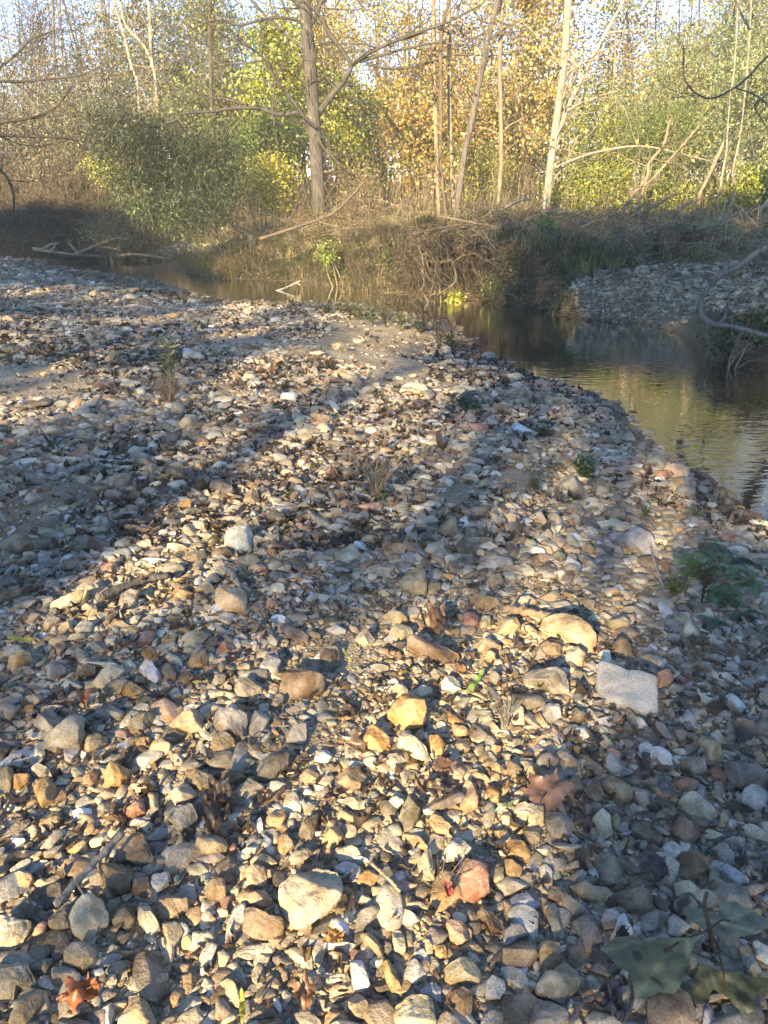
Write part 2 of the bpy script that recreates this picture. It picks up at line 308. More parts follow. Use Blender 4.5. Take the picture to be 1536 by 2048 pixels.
# outline of each stone in its window of the photograph: window, colour, points
HERO = '''a P 92 20 150 -10 250 10 260 60 200 130 130 135 95 95
a B 735 -90 1000 -80 1020 20 1000 130 920 165 840 140 790 40
a B 1020 50 1150 30 1155 130 1060 180 1010 150
a L 1165 20 1300 0 1315 70 1200 160 1165 100
a T 1480 40 1480 120 1430 150 1400 110
a G 130 190 190 170 230 220 270 270 280 350 160 370 90 300
a C -40 345 60 335 150 375 240 380 240 430 180 520 100 590 -30 640
a D 380 330 460 250 530 200 580 230 545 330 540 470 440 460 370 400
a C 530 350 640 210 720 190 800 250 840 320 830 400 760 430 700 520 570 480
a D 840 290 960 230 1050 250 1050 350 990 410 880 410 850 360
a C 1065 215 1140 205 1180 330 1240 430 1150 500 1060 360
a B 1215 180 1290 150 1450 200 1450 270 1330 340 1230 365 1205 260
a T 1400 490 1450 475 1500 500 1505 580 1390 580
a T 490 620 560 540 650 530 740 590 730 680 640 760 560 730 500 690
a G 390 720 490 705 560 730 640 800 560 860 400 840
a G -60 670 70 665 200 670 260 810 280 850 130 870 100 960 -60 1010
a T 90 1060 150 910 240 875 330 900 320 1000 250 1100 200 1160 60 1160
a D 220 690 400 640 410 690 340 790 250 760
a T 1040 720 1100 690 1180 740 1140 820 1060 790
a C 1140 850 1190 780 1290 755 1290 810 1210 900 1150 880
a T 910 1120 990 1000 985 935 1045 940 1140 1010 1200 1130 1210 1190 890 1190
a B 1400 790 1450 740 1500 800 1490 890 1410 925
b B 100 130 190 40 270 50 290 130 250 210 140 225
b T 420 -20 470 -60 560 -55 600 10 590 80 530 105 450 85
b C 300 200 310 140 360 85 385 100 370 150 320 210
b P 350 180 400 130 440 150 570 130 635 190 600 240 550 262 450 240 400 230
b B 420 270 480 265 600 330 730 370 720 440 660 490 590 520 490 485 400 440
b C 690 210 690 100 740 60 830 20 980 -40 1120 -20 1165 60 1165 180 1100 250 1000 330 900 400 800 400 740 320
b C 650 250 700 260 700 320 650 310
b C 1390 110 1470 95 1490 200 1405 205
b T 1300 480 1390 470 1500 590 1480 650 1420 620
b C 550 540 640 540 655 590 600 640 550 610
b W 1225 700 1250 650 1310 665 1370 800 1385 860 1330 900 1260 900
b G 1165 800 1200 750 1240 830 1250 910 1190 915
b T 1220 950 1290 915 1340 970 1380 1030 1380 1120 1270 1115 1220 1040
b P 1040 1100 1110 1040 1200 1080 1240 1180 1030 1180
b G 780 1080 900 1045 1000 1120 1010 1180 800 1180
c R 595 0 600 -40 655 -118 820 -50 835 20 838 150 690 240 600 150
c T 843 0 850 -60 925 -80 950 -30 950 100 870 110
c O 965 -30 955 -110 1000 -100 1090 -40 1080 60 1010 90 970 60
c L 1000 190 1060 150 1140 150 1240 230 1180 270 1060 310 1010 260
c B 1285 110 1330 95 1440 160 1450 240 1370 230 1290 190
c T 1250 260 1340 215 1390 280 1390 330 1300 340 1255 300
c B 740 310 790 255 860 290 940 360 945 430 850 450 790 380
c P 505 380 550 360 640 370 700 430 700 500 620 545 540 520
c O 600 590 700 510 760 550 810 610 720 610
c L 945 450 1010 395 1080 400 1135 470 1050 500 1000 550 950 560
c B 940 600 1000 560 1140 510 1200 540 1215 640 1120 720 1030 710 950 730
c T 1210 580 1240 525 1380 530 1395 620 1380 690 1250 760 1225 680
c G 1190 890 1260 800 1420 695 1530 760 1530 860 1440 940 1400 1010 1280 960 1200 940
c T 500 720 600 660 690 650 780 790 760 840 690 830 540 840 500 800
c O 10 680 70 665 110 740 170 900 90 915 50 830
c L 820 830 860 790 960 830 960 900 920 960 810 960
c B 500 930 560 900 640 880 710 930 710 1000 690 1110 620 1090 550 1010
c C 50 1080 200 960 320 930 400 960 420 1060 440 1170 50 1180
c G 1130 1010 1170 945 1310 980 1430 1050 1450 1110 1380 1180 1130 1180
c O 1030 980 1160 860 1185 890 1110 1010 1050 1030
c L 300 900 390 830 470 870 470 980 420 970 330 930
c O 420 560 500 555 520 640 430 655
c T 345 505 400 510 410 610 345 625
c C 1250 430 1300 375 1330 420 1300 490
c C 95 440 150 430 190 480 200 560 190 620 110 600 100 540
c G 790 1110 840 1050 950 1070 975 1180 760 1180
d T 0 90 120 75 300 100 350 150 300 210 180 205 100 180
d B 360 190 400 120 500 95 610 120 665 280 640 340 560 330 420 260 360 220
d W 310 520 370 400 380 330 430 285 460 340 500 460 420 480
d G 10 380 140 345 200 390 265 510 190 570 80 470
d G 550 340 690 295 735 350 720 430 600 455 550 430
d C 805 80 870 60 930 60 1050 150 1010 190 920 160 830 190
d G 800 250 860 180 950 165 1000 250 900 330 820 330
d G 1060 170 1180 100 1290 85 1390 150 1400 210 1430 290 1300 300 1150 220
d B 0 540 90 530 130 590 120 680 60 720 0 700
d B 600 1000 700 920 830 895 920 930 980 1080 980 1190 620 1190
d C 920 640 960 610 1080 650 1160 740 1000 760 910 800
d G 1310 560 1380 550 1510 810 1430 780 1340 680
d G 1180 1000 1250 980 1350 1080 1330 1150 1210 1150
e T 650 110 660 40 750 5 830 30 800 110 740 130 680 140
e T 1150 120 1190 60 1260 50 1325 90 1300 140 1230 200 1160 180
e O 1030 60 1080 25 1160 25 1185 60 1140 100 1060 95
e O 755 380 850 210 990 280 1010 300 930 400 810 410
e O 255 390 330 340 390 340 440 420 420 500 320 570 290 510
e O 105 315 235 310 220 380 150 430 105 400
e C 240 260 290 220 380 270 385 300 300 325 250 300
e T -40 260 60 220 110 290 80 400 60 455 -40 460
e W 560 590 640 560 700 560 710 640 560 660
e C 740 490 790 420 885 415 880 470 800 500
e T 300 690 400 600 460 590 470 680 430 735 310 710
e P 630 380 640 320 690 260 755 300 740 370 680 400
e R 940 620 1000 520 1080 470 1110 530 1115 600 980 650
e C 1260 480 1390 350 1510 430 1510 470 1440 520 1310 540
f T -55 340 -20 290 60 255 130 300 190 360 180 400 80 450 50 400 0 370
e G 1257 600 1290 555 1480 555 1520 640 1450 740 1360 740 1290 660
e B 880 830 960 770 1060 750 1120 810 1180 980 1050 1010 900 960
e T 1340 850 1390 750 1450 765 1440 830 1330 890
f T 30 850 100 760 170 745 260 790 300 850 260 930 150 930 80 890
e W 270 1000 310 970 360 965 385 1020 290 1030
e G 470 1060 550 930 630 910 640 970 560 1030
f T 160 80 190 10 250 -20 340 40 350 100 280 140 210 130
f D 490 320 570 220 640 150 720 120 775 180 760 250 660 330 570 370 500 350
f B 235 290 280 265 390 280 430 330 310 390 240 390
f W 955 200 970 125 1070 120 1095 170 1060 215 1000 215
f B 1110 320 1200 270 1300 240 1400 370 1340 420 1200 410 1130 370
f W 1190 250 1240 190 1330 210 1330 240 1250 260
f C 980 380 1030 320 1100 320 1120 380 1080 430
f T 840 320 890 265 960 280 1000 330 960 370 880 370
f L 570 375 660 355 745 385 700 420 640 430
f W 870 460 900 380 950 440 900 475
f W 820 540 870 500 900 550 850 585
f O 575 640 640 590 730 580 740 640 700 720 600 700
f D 826 780 900 610 1000 605 940 815
f P 675 800 730 740 800 850 730 930 680 920
f O 1010 820 1060 740 1130 690 1185 770 1120 880 1050 935 1015 900
f G 720 960 860 870 1000 900 960 960 800 990
f C 1075 980 1120 880 1200 850 1290 890 1335 950 1200 970
f W 395 910 500 830 530 840 500 900 420 950
f C 370 1100 380 990 440 960 455 1000 430 1080 400 1120
f P 460 980 540 910 620 930 680 990 580 1020 470 1020
f W 510 650 545 625 560 700 570 790 540 810 520 740
f P 430 700 480 660 530 690 490 780
f C 1170 500 1240 455 1320 490 1335 570 1250 580
f O 1320 60 1370 -50 1480 -55 1530 30 1530 100 1450 150 1380 120
f O 1290 1100 1340 1050 1420 1040 1490 1110 1440 1150 1300 1150
f P 1130 640 1150 580 1250 600 1330 670 1270 690
f B 60 560 110 470 170 480 180 540 120 600
g C 135 100 150 0 220 -60 270 20 350 120 400 200 360 230 260 160
g C 40 200 60 155 150 150 200 200 150 260 140 290 60 260
g O 360 60 380 10 450 20 500 80 480 160 400 150
g B 540 130 570 50 680 25 705 100 600 150
g D 710 160 720 100 790 75 805 150 740 170
g P 838 120 870 85 930 100 920 150 880 160
g B 975 200 1000 190 1090 270 1080 360 1010 380 975 280
g T 855 260 890 215 950 225 940 280 890 330 860 310
g T 660 290 700 260 790 300 860 360 850 380 770 340
g P 610 560 625 420 660 340 700 350 760 500 750 560 660 595
g O 815 390 870 380 920 470 910 520 870 540 820 490
g T 1095 320 1110 220 1180 210 1250 280 1160 340
g T 1345 140 1400 130 1480 180 1536 240 1545 330 1500 370 1420 300 1350 210
g D 110 680 150 600 230 450 290 440 330 500 300 640 240 740 140 750
g W 35 540 90 490 200 465 180 540 120 590
g T 370 660 410 620 470 640 580 740 500 760 440 770
g W 475 940 520 870 600 785 640 840 705 880 600 980 500 990
g C 290 1000 340 900 380 870 400 940 430 1010 420 1110 370 1170 310 1110
g C 1020 600 1050 535 1150 550 1250 570 1255 650 1230 740 1130 710 1140 640 1080 620
g C 1015 660 1080 600 1140 640 1120 690 1070 740
g B 1065 770 1120 710 1230 780 1220 820 1140 845
g G 1270 650 1300 590 1400 600 1495 690 1470 760 1430 835 1350 800 1290 730
g O 970 870 1000 810 1100 830 1165 900 1145 975 1040 950 980 930
g C 930 640 960 560 1020 610 1000 680 950 720
g T 830 750 880 710 960 750 940 820 860 790
g W 630 640 660 615 670 660 650 690
g T 270 700 310 660 350 700 310 740
g O 410 820 450 785 480 830 450 865
g P 255 390 280 345 340 350 350 380 290 430
h T 265 380 320 320 400 350 490 430 490 490 420 515 310 450
h G 490 430 520 400 590 420 655 510 640 550 580 580 510 490
h B 120 430 190 360 260 400 290 480 200 520 150 480
h C 180 650 260 570 320 620 340 760 280 800 220 770
h C 850 510 940 455 1050 460 1110 540 1155 610 1090 660 930 640 880 590
h L 1300 480 1400 395 1460 400 1540 470 1540 580 1450 580 1330 530
h R 820 370 960 325 1000 380 960 440 850 430
h V 1175 230 1300 230 1440 260 1550 310 1550 420 1330 420 1250 360
h T 985 50 1030 5 1120 10 1200 140 1200 180 1080 220 1050 120
h W 545 90 600 75 640 120 740 110 800 150 805 220 740 245 670 190 560 170
h G 845 180 900 160 1050 210 1065 280 980 300 880 250
h R 290 150 300 115 370 105 410 130 400 190 310 215
h C 230 60 270 5 360 90 350 110 280 110
h D 160 110 200 40 240 120 240 170 190 160
h B 10 100 50 70 105 100 80 180 30 150
h B 780 720 850 650 1000 690 1020 770 920 840 800 770
h W 720 870 800 825 900 885 820 950 740 940
h B 820 1000 900 920 1000 900 1080 970 1060 1060 930 1120 840 1060
h G 1080 880 1200 830 1270 930 1280 1010 1180 980 1110 930
h D 200 1000 240 920 360 960 430 1030 460 1140 290 1150 240 1080
h D 480 660 520 640 620 690 740 820 700 850 500 780
h G 1195 800 1250 785 1360 800 1350 880 1250 870
h T 335 640 380 595 410 650 370 740 340 700
h T 735 570 800 530 850 590 800 630
h T 1165 620 1190 580 1250 660 1220 700 1170 680
h C 1310 700 1400 690 1500 750 1540 780 1540 830 1400 800
h T 490 930 520 915 530 1000 490 1010
h R 1080 290 1130 255 1220 310 1210 370 1110 340
h L 445 540 510 520 530 570 510 620
h L 1100 1000 1200 1000 1390 1130 1300 1150 1180 1060
i O 50 560 80 460 160 430 245 460 240 520 160 590 80 610
i L 465 690 540 650 610 660 635 720 540 720 510 790
i C 710 680 780 600 940 530 960 600 900 660 780 740
i W 1060 560 1120 510 1170 530 1200 590 1260 640 1190 695 1130 640
i W 960 520 1010 510 1050 560 1010 620 960 610
i T 805 760 850 700 960 670 1010 690 920 750 830 780
i O 930 740 1000 680 1120 750 1100 800 990 800
i D 570 620 640 550 740 535 720 640 650 665
i D 320 540 400 520 520 530 510 610 400 620
i G 540 470 600 420 700 460 640 520
i T 330 240 370 170 470 150 460 210 400 250 350 280
i T 440 250 540 180 560 190 560 280 460 290
i L 560 260 620 200 720 225 700 280 620 295
i R 1055 350 1100 300 1200 280 1160 380 1080 395
i T 1240 360 1290 300 1360 310 1340 380 1270 400
i O 1085 450 1150 405 1230 440 1210 500 1110 490
i C 1260 480 1320 455 1400 520 1410 570 1310 530
i B 1220 570 1280 530 1360 600 1350 670 1290 660
i B 1380 620 1420 590 1510 640 1480 690 1400 700
j O -20 520 60 430 100 420 140 480 130 540 60 570 0 560
i G 330 1130 440 990 540 935 640 1000 650 1080 620 1180 480 1200 340 1180
i G 720 930 830 820 880 850 980 900 930 950 800 960
i T 980 1010 1050 920 1200 860 1180 960 1090 1060 1000 1060
i T 1290 1010 1400 930 1520 885 1560 940 1570 1030 1500 1060 1320 1040
i T 190 800 330 755 340 800 250 870 200 850
i G 900 840 960 810 1020 850 1010 885 930 880
i G 905 100 920 20 1000 -30 1065 -20 1050 60 960 150
i T 620 80 700 50 740 70 750 150 690 190 640 130
i C 380 90 500 50 620 10 690 -20 660 30 540 90 430 120
j G 340 730 380 660 490 645 560 690 550 760 440 800 370 780
j L 530 610 590 470 600 430 670 435 700 540 680 600 590 630
j B 705 620 730 550 780 550 1050 670 1030 720 900 790 740 820 715 720
j D 1000 590 1000 410 1040 390 1130 390 1150 470 1110 600 1050 615
j C 1270 330 1340 270 1420 340 1400 380 1310 405
j W 1050 255 1110 240 1200 255 1195 290 1110 305
j V 690 250 740 225 830 260 920 330 900 370 740 320
j T 190 60 200 -40 280 -70 420 -40 440 60 430 145 320 130 220 100
j G 170 950 200 890 330 890 440 950 440 1080 380 1130 300 1060 190 1010
j G 450 1070 460 940 500 880 620 890 610 960 540 1090 480 1100
j G 730 1060 830 995 900 1010 900 1110 870 1150 740 1140
j G 600 870 720 775 720 830 650 890
j R 580 100 640 25 690 40 680 90 610 120
j R 200 430 270 370 350 350 330 440 250 480
j D 410 270 520 190 560 220 500 300
j G 160 690 220 590 280 590 270 670 200 700
j T 1010 790 1060 710 1080 740 1050 800
j W 780 30 830 25 870 60 830 75
k C 65 290 130 230 240 260 255 310 200 370 100 360
k T 10 160 140 110 220 210 200 230 60 210
k B 200 350 260 345 420 390 600 440 605 480 560 560 480 530 340 470 230 430
k T 725 380 800 340 870 345 935 410 920 470 820 440 740 430
k P 765 490 830 425 890 460 890 530 830 555 780 540
k O 45 960 100 880 180 800 270 800 350 850 360 920 330 1030 160 1050 110 1000
k G 1095 630 1160 580 1430 590 1450 680 1450 790 1380 780 1240 700 1110 670
k T 1240 240 1260 190 1400 175 1500 195 1620 280 1660 350 1650 460 1590 460 1500 380 1400 310 1260 280
k C 1420 480 1450 390 1490 390 1580 470 1540 590 1430 520
k T 885 260 980 165 1040 180 1080 250 980 330 900 300
k O 690 50 720 0 900 20 910 60 830 125 750 110
k R 640 190 650 140 760 160 755 240 690 265 645 250
k C 760 220 790 165 850 180 850 250 780 260
k C 450 710 500 640 560 630 620 680 620 730 540 750 460 735
k C 265 740 330 690 390 710 400 760 320 785 270 770
k C 45 740 60 690 170 690 215 740 150 790 70 780
k C 1000 860 1060 835 1110 880 1110 990 1010 1000
k L 1205 880 1260 845 1380 860 1390 940 1310 980 1260 950
k G 770 980 850 920 870 970 800 1000
k T 550 1010 580 985 680 1050 680 1100 580 1080
k G 840 620 880 570 930 650 920 690 850 680
k P 1115 790 1150 735 1190 760 1180 800
k C 600 920 640 895 680 940 650 960
k C 640 800 680 770 770 800 750 830 670 830
k B 1180 430 1270 370 1400 400 1390 480 1300 460
k T 1180 930 1240 900 1300 1000 1260 1020 1210 990
k T 1075 260 1140 240 1215 290 1210 340 1130 300
l X 235 545 680 670 690 960 560 950 530 930 380 890 260 850 220 800 210 700
l T 305 220 350 180 430 190 480 240 460 270 340 280
l B 315 420 390 340 450 360 530 470 440 490 340 450
l L 655 510 740 485 780 545 710 580 670 560
l R 660 620 770 570 820 640 740 730 690 720
l G 1020 480 1150 465 1215 490 1200 530 1060 510
l W 1200 790 1240 790 1420 930 1430 950 1310 910 1220 840
l L 870 910 920 880 980 970 960 1010 900 990
l W 50 1040 70 1000 160 1045 160 1090 110 1115 60 1090
l L 1420 660 1470 630 1540 630 1540 700 1460 700
l R 1250 1010 1300 960 1430 990 1430 1060 1290 1070
l D 1385 1030 1440 990 1540 1000 1540 1080 1420 1070
l T 440 910 460 870 530 940 530 990 460 990
l B 790 1060 830 1010 930 1090 940 1140 850 1130
l G 1460 780 1510 735 1540 740 1540 860 1470 850
l D 10 900 60 870 140 920 120 980 40 1000
l T 120 90 170 40 210 50 190 130 150 140
l B 1190 430 1260 400 1370 470 1350 510 1230 490
l B 860 610 900 580 950 620 900 660
m B -20 760 0 700 120 675 250 700 260 750 130 810 0 820
m L 270 850 320 795 380 820 405 880 330 895 290 880
m D 520 750 600 700 720 670 840 700 840 740 700 780 560 800
m R 765 900 800 860 880 870 920 910 860 945 790 940
m G 845 240 900 190 990 180 1010 250 960 310 890 310
m D 1020 100 1060 70 1180 80 1200 120 1120 140
m O 1350 430 1380 400 1470 400 1470 460 1390 475
m G 760 585 760 540 820 510 870 550 865 600 860 640 770 640
m B 610 620 640 590 740 590 740 640 620 655
m C 1040 730 1080 690 1150 700 1190 750 1120 775
m C 560 1120 600 1050 700 1020 760 1060 720 1110 640 1150
m B -20 1110 60 1070 170 1080 160 1120 80 1150 -20 1150
m O 1300 1110 1340 1065 1430 1070 1490 1110 1420 1150 1320 1150
m P 780 1050 850 950 880 980 870 1030
m V -20 970 150 960 190 1050 100 1040 -20 1050
m L 410 660 460 635 510 670 470 700
n W 275 640 300 600 380 570 450 590 480 650 490 700 485 810 380 800 260 750
n C 1120 800 1190 780 1270 730 1300 790 1320 850 1230 890 1120 870
n B 165 820 180 770 270 765 325 800 300 850 200 860
n T 410 410 430 320 500 320 540 390 500 440 430 445
n B 875 370 930 315 1000 340 990 370 910 390
n D 590 520 640 480 720 500 750 560 700 590
n C 890 890 950 850 990 870 950 940
n T 1300 710 1340 660 1440 680 1440 740
n B 150 100 220 40 260 80 230 125 160 130
n C 280 460 320 420 395 420 395 480 320 490
n O 285 900 380 880 430 920 370 945 310 930
n P 440 920 470 870 550 870 585 920 560 950 470 950
n C 125 930 230 890 300 930 250 985 180 960
n C 40 1080 130 1010 200 1080 150 1110
n O 590 790 620 760 660 780 640 840
o T 440 640 560 535 590 560 595 650 570 690 460 660
o T 145 1010 240 930 320 895 345 960 365 1060 350 1120 230 1120 180 1090
o G 370 990 440 1000 470 1040 450 1110 370 1120
o L 465 1080 490 1010 540 1020 520 1110
o D 580 760 620 710 720 700 760 780 690 840 620 820
o D 960 840 970 730 1050 720 1060 840 1010 860
o T 800 1040 850 980 930 970 950 1020 860 1060
o C 950 540 990 490 1070 500 1070 550 990 555
o L 955 610 990 560 1060 580 1040 630 990 640
o C 770 600 820 560 930 610 860 660 790 630
o G 1370 260 1440 180 1480 180 1540 250 1600 340 1560 400 1450 330 1380 300
o T 180 680 230 635 290 660 280 720 210 720
o B -10 680 90 670 105 740 20 770
o T 1405 780 1440 745 1540 780 1530 820 1420 820
o C 210 830 270 790 340 850 330 885 270 870
o P 250 90 290 35 350 90 340 110 270 110
p L 310 660 340 610 480 630 620 690 690 790 690 860 620 890 560 820 440 740
p B 250 520 290 450 420 450 460 560 360 570 290 540
p G 810 340 830 290 900 270 980 300 970 370 860 380
p B 695 860 740 825 800 960 780 1000 720 940
p R 650 200 690 165 770 170 790 220 700 230
p C 515 180 560 150 600 190 560 210'''
def ico(sub):
    t = (1 + 5 ** .5) / 2
    v = [(-1, t, 0), (1, t, 0), (-1, -t, 0), (1, -t, 0), (0, -1, t), (0, 1, t), (0, -1, -t), (0, 1, -t), (t, 0, -1), (t, 0, 1), (-t, 0, -1), (-t, 0, 1)]
    f = [(0, 11, 5), (0, 5, 1), (0, 1, 7), (0, 7, 10), (0, 10, 11), (1, 5, 9), (5, 11, 4), (11, 10, 2), (10, 7, 6), (7, 1, 8), (3, 9, 4), (3, 4, 2), (3, 2, 6), (3, 6, 8), (3, 8, 9), (4, 9, 5), (2, 4, 11), (6, 2, 10), (8, 6, 7), (9, 8, 1)]
    v = [np.array(p) / np.linalg.norm(p) for p in v]
    for _ in range(sub):
        c, g = {}, []
        def m(a, b):
            k = (min(a, b), max(a, b))
            if k not in c: p = v[a] + v[b]; v.append(p / np.linalg.norm(p)); c[k] = len(v) - 1
            return c[k]
        for a, b, d in f:
            x, y, z = m(a, b), m(b, d), m(d, a); g += [(a, x, z), (b, y, x), (d, z, y), (x, y, z)]
        f = g
    return np.array(v), np.array(f)
ICO = {k: ico(k) for k in (0, 1, 2, 3, 4)}
def rock(rng, sub, cuts=13, lo=.46, hi=.88, sq=2.6, lump=.03):
    """a broken, slightly worn stone inside the unit sphere"""
    v, f = ICO[sub]; s = (np.abs(v) ** sq).sum(1) ** (-1 / sq); P = v * s[:, None]
    for _ in range(cuts):
        n = rng.standard_normal(3); n /= np.linalg.norm(n); d = rng.uniform(lo, hi); e = P @ n - d
        P = P - np.maximum(e, 0)[:, None] * n * .98
    P = P * 1.12
    if lump: P = P * (1 + lump * Noise3(int(rng.integers(1e6)), 2.6, 3)(v))[:, None]
    return P, f
def inside(px, py, poly):
    x, y = poly[:, 0], poly[:, 1]; c = np.zeros(px.shape, bool); j = len(poly) - 1
    for i in range(len(poly)):
        m = ((y[i] > py) != (y[j] > py)) & (px < (x[j] - x[i]) * (py - y[i]) / (y[j] - y[i] + 1e-12) + x[i]); c ^= m; j = i
    return c
def centroid(p):
    x, y = p[:, 0], p[:, 1]; x1, y1 = np.roll(x, -1), np.roll(y, -1); cr = x * y1 - x1 * y; a = cr.sum() / 2
    return np.array([((x + x1) * cr).sum(), ((y + y1) * cr).sum()]) / (6 * a), abs(a)
def radial(poly, th):
    """distance from the origin to an outline in direction th"""
    a = poly; b = np.roll(poly, -1, 0); dx, dy = np.cos(th)[:, None], np.sin(th)[:, None]; e = b - a
    den = dx * e[:, 1] - dy * e[:, 0]; den = np.where(np.abs(den) < 1e-12, 1e-12, den)
    t = (a[:, 0] * e[:, 1] - a[:, 1] * e[:, 0]) / den; u = (a[:, 0] * dy - a[:, 1] * dx) / den
    t = np.where((u >= -1e-6) & (u <= 1 + 1e-6) & (t > 0), t, 0); return t.max(1)
MASK = np.zeros((1060, 780), bool)          # where the outlined stones lie, so that the loose gravel keeps clear of them
MY, MX = np.mgrid[0:1060, 0:780]; MX = MX * 2.0 - 12; MY = MY * 2.0 + 8 - 0
stones = []
for si, line in enumerate(HERO.split('\n')):
    q = line.split(); o = np.array(ORI[q[0]]); poly = np.array(q[2:], float).reshape(-1, 2) / 3.84 + o
    (cx, cy), area = centroid(poly); rng = rg(1000 + si)
    bb = poly.max(0) - poly.min(0)
    P = hit(cx, cy, 0.0); dist = np.linalg.norm(P - CP); rad = math.sqrt(area / math.pi) / FPX * dist
    P = hit(cx, cy, rad * (.12 if q[1] == 'X' else .46)); tc = CP - P; tc /= np.linalg.norm(tc)
    nrm = np.array([0, 0, 1.0]) + tc * .65 + rng.standard_normal(3) * .06; nrm /= np.linalg.norm(nrm)
    e1 = np.array([1.0, 0, 0]); e1 -= nrm * (e1 @ nrm); e1 /= np.linalg.norm(e1); e2 = np.cross(nrm, e1)
    D = rays(poly[:, 0], poly[:, 1]); tt = ((P - CP) @ nrm) / (D @ nrm); Q = CP + D * tt[:, None] - P
    pl = np.stack([Q @ e1, Q @ e2], 1); ext = pl.max(0) - pl.min(0)
    slab = q[1] == 'X'
    th_ = (.2 if slab else rng.uniform(.40, .58) * (.68 if area > 7000 else 1)) * min(ext)
    v, f = ICO[4]; r = np.hypot(v[:, 0], v[:, 1]); pw = 9.0 if slab else rng.uniform(2.6, 4.2)
    s = (r ** pw + np.abs(v[:, 2]) ** pw) ** (-1 / pw); ang = np.arctan2(v[:, 1], v[:, 0])
    rr = sum(radial(pl, ang + d) * w for d, w in ((-.05, .25), (0, .5), (.05, .25)))
    L = np.stack([np.cos(ang) * rr * r * s, np.sin(ang) * rr * r * s, v[:, 2] * s * th_], 1)
    # chipped facets on the upper side, then worn lumps
    if not slab:
        for _ in range(int(rng.integers(4, 9))):
            n = rng.standard_normal(3) * [.75, .75, .2]; n[2] = abs(n[2]) + .75; n /= np.linalg.norm(n); sup = (L @ n).max(); d = sup * rng.uniform(.55, .92)
            e_ = np.maximum(L @ n - d, 0) / n[2]; L[:, 2] = np.maximum(L[:, 2] - e_ * .97, np.minimum(L[:, 2], -.1 * th_))
        dn_ = Noise3(5000 + si, 3.2, 4)(v); L = L + v * (dn_ * .015 * min(ext))[:, None]
        L = L + v * (Noise3(7000 + si, 11, 3)(v) * .008 * min(ext))[:, None]
    else: L = L + v * (Noise3(5000 + si, 9, 5)(v) * .0026)[:, None]
    V = L[:, :1] * e1 + L[:, 1:2] * e2 + L[:, 2:] * nrm
    col = np.array((.47, .43, .36) if slab else PAL[q[1]]) * math.exp(rng.normal(0, .10)) * np.exp(rng.normal(0, .02, 3))
    me = mesh('stone', V, f, M_CONC if slab else M_STONE, np.broadcast_to(col, V.shape))
    ob = obj('concrete_slab' if slab else 'stone', me, loc=P)
    stones.append(dict(o=ob, c=(cx, cy), area=area, k=q[1], poly=poly, bb=bb, ext=ext, P=P))
    x0, y0 = np.floor((poly.min(0) - [-12, 8]) / 2).astype(int); x1, y1 = np.ceil((poly.max(0) - [-12, 8]) / 2).astype(int)
    x0, y0 = max(x0, 0), max(y0, 0); x1, y1 = min(x1 + 1, 780), min(y1 + 1, 1060)
    if x1 > x0 and y1 > y0: MASK[y0:y1, x0:x1] |= inside(MX[y0:y1, x0:x1], MY[y0:y1, x0:x1], poly)
def masked(P, r):
    """share of a round footprint that lies under an outlined stone"""
    hit_ = np.zeros(len(P))
    for dx, dy in ((0, 0), (.6, 0), (-.6, 0), (0, .6), (0, -.6)):
        x, y, _ = project(P + np.stack([r * dx, r * dy, 0 * r], 1)); a = ((x + 12) / 2).astype(int); b = ((y - 8) / 2).astype(int)
        ok = (a >= 0) & (a < 780) & (b >= 0) & (b < 1060); hit_[ok] += MASK[b[ok], a[ok]]
    return hit_ / 5
# ---- loose gravel: nobody could count it
rng = rg(77)
SAND = [(745, 690, 120, 42), (720, 655, 60, 18), (60, 765, 120, 34), (60, 1045, 75, 55), (130, 985, 80, 25), (800, 745, 60, 30), (1040, 965, 50, 30), (920, 990, 50, 22), (680, 1300, 60, 50), (645, 1490, 40, 40), (480, 680, 60, 10)]
def sandy(P):
    x, y, _ = project(P); s = np.zeros(len(P))
    for a, b, c, d in SAND: s = np.maximum(s, np.clip(1.5 - np.hypot((x - a) / c, (y - b) / d), 0, 1))
    return np.clip(s * 1.6, 0, 1)
def darts(P, r, gap, cell):
    """keep points, largest first, that do not crowd one another"""
    grid, keep = {}, []
    for i in np.argsort(-r):
        x, y = P[i, 0], P[i, 1]; cx, cy = int(x // cell), int(y // cell); ok = True
        for a in (-1, 0, 1):
            for b in (-1, 0, 1):
                for (u, w, s) in grid.get((cx + a, cy + b), ()):
                    if (u - x) ** 2 + (w - y) ** 2 < (gap * (s + r[i])) ** 2: ok = False; break
                if not ok: break
            if not ok: break
        if ok: grid.setdefault((cx, cy), []).append((x, y, r[i])); keep.append(i)
    return np.array(keep)
GPAL = [(24, PAL['C']), (20, PAL['T']), (23, PAL['G']), (13, PAL['B']), (11, PAL['D']), (6, PAL['O']), (5, PAL['W']), (3, PAL['P']), (2, PAL['R']), (2.5, PAL['L']), (3, PAL['V'])]
LIB = {k: [rock(rg(300 + k * 100 + i), k, lump=.03 if k > 1 else 0) for i in range(40)] for k in (0, 1, 2, 3)}
gravel = MB()
def pale(c): g_ = c.mean(-1, keepdims=True); return np.clip((g_ + (c - g_) * .82) * 1.12, .01, .72)
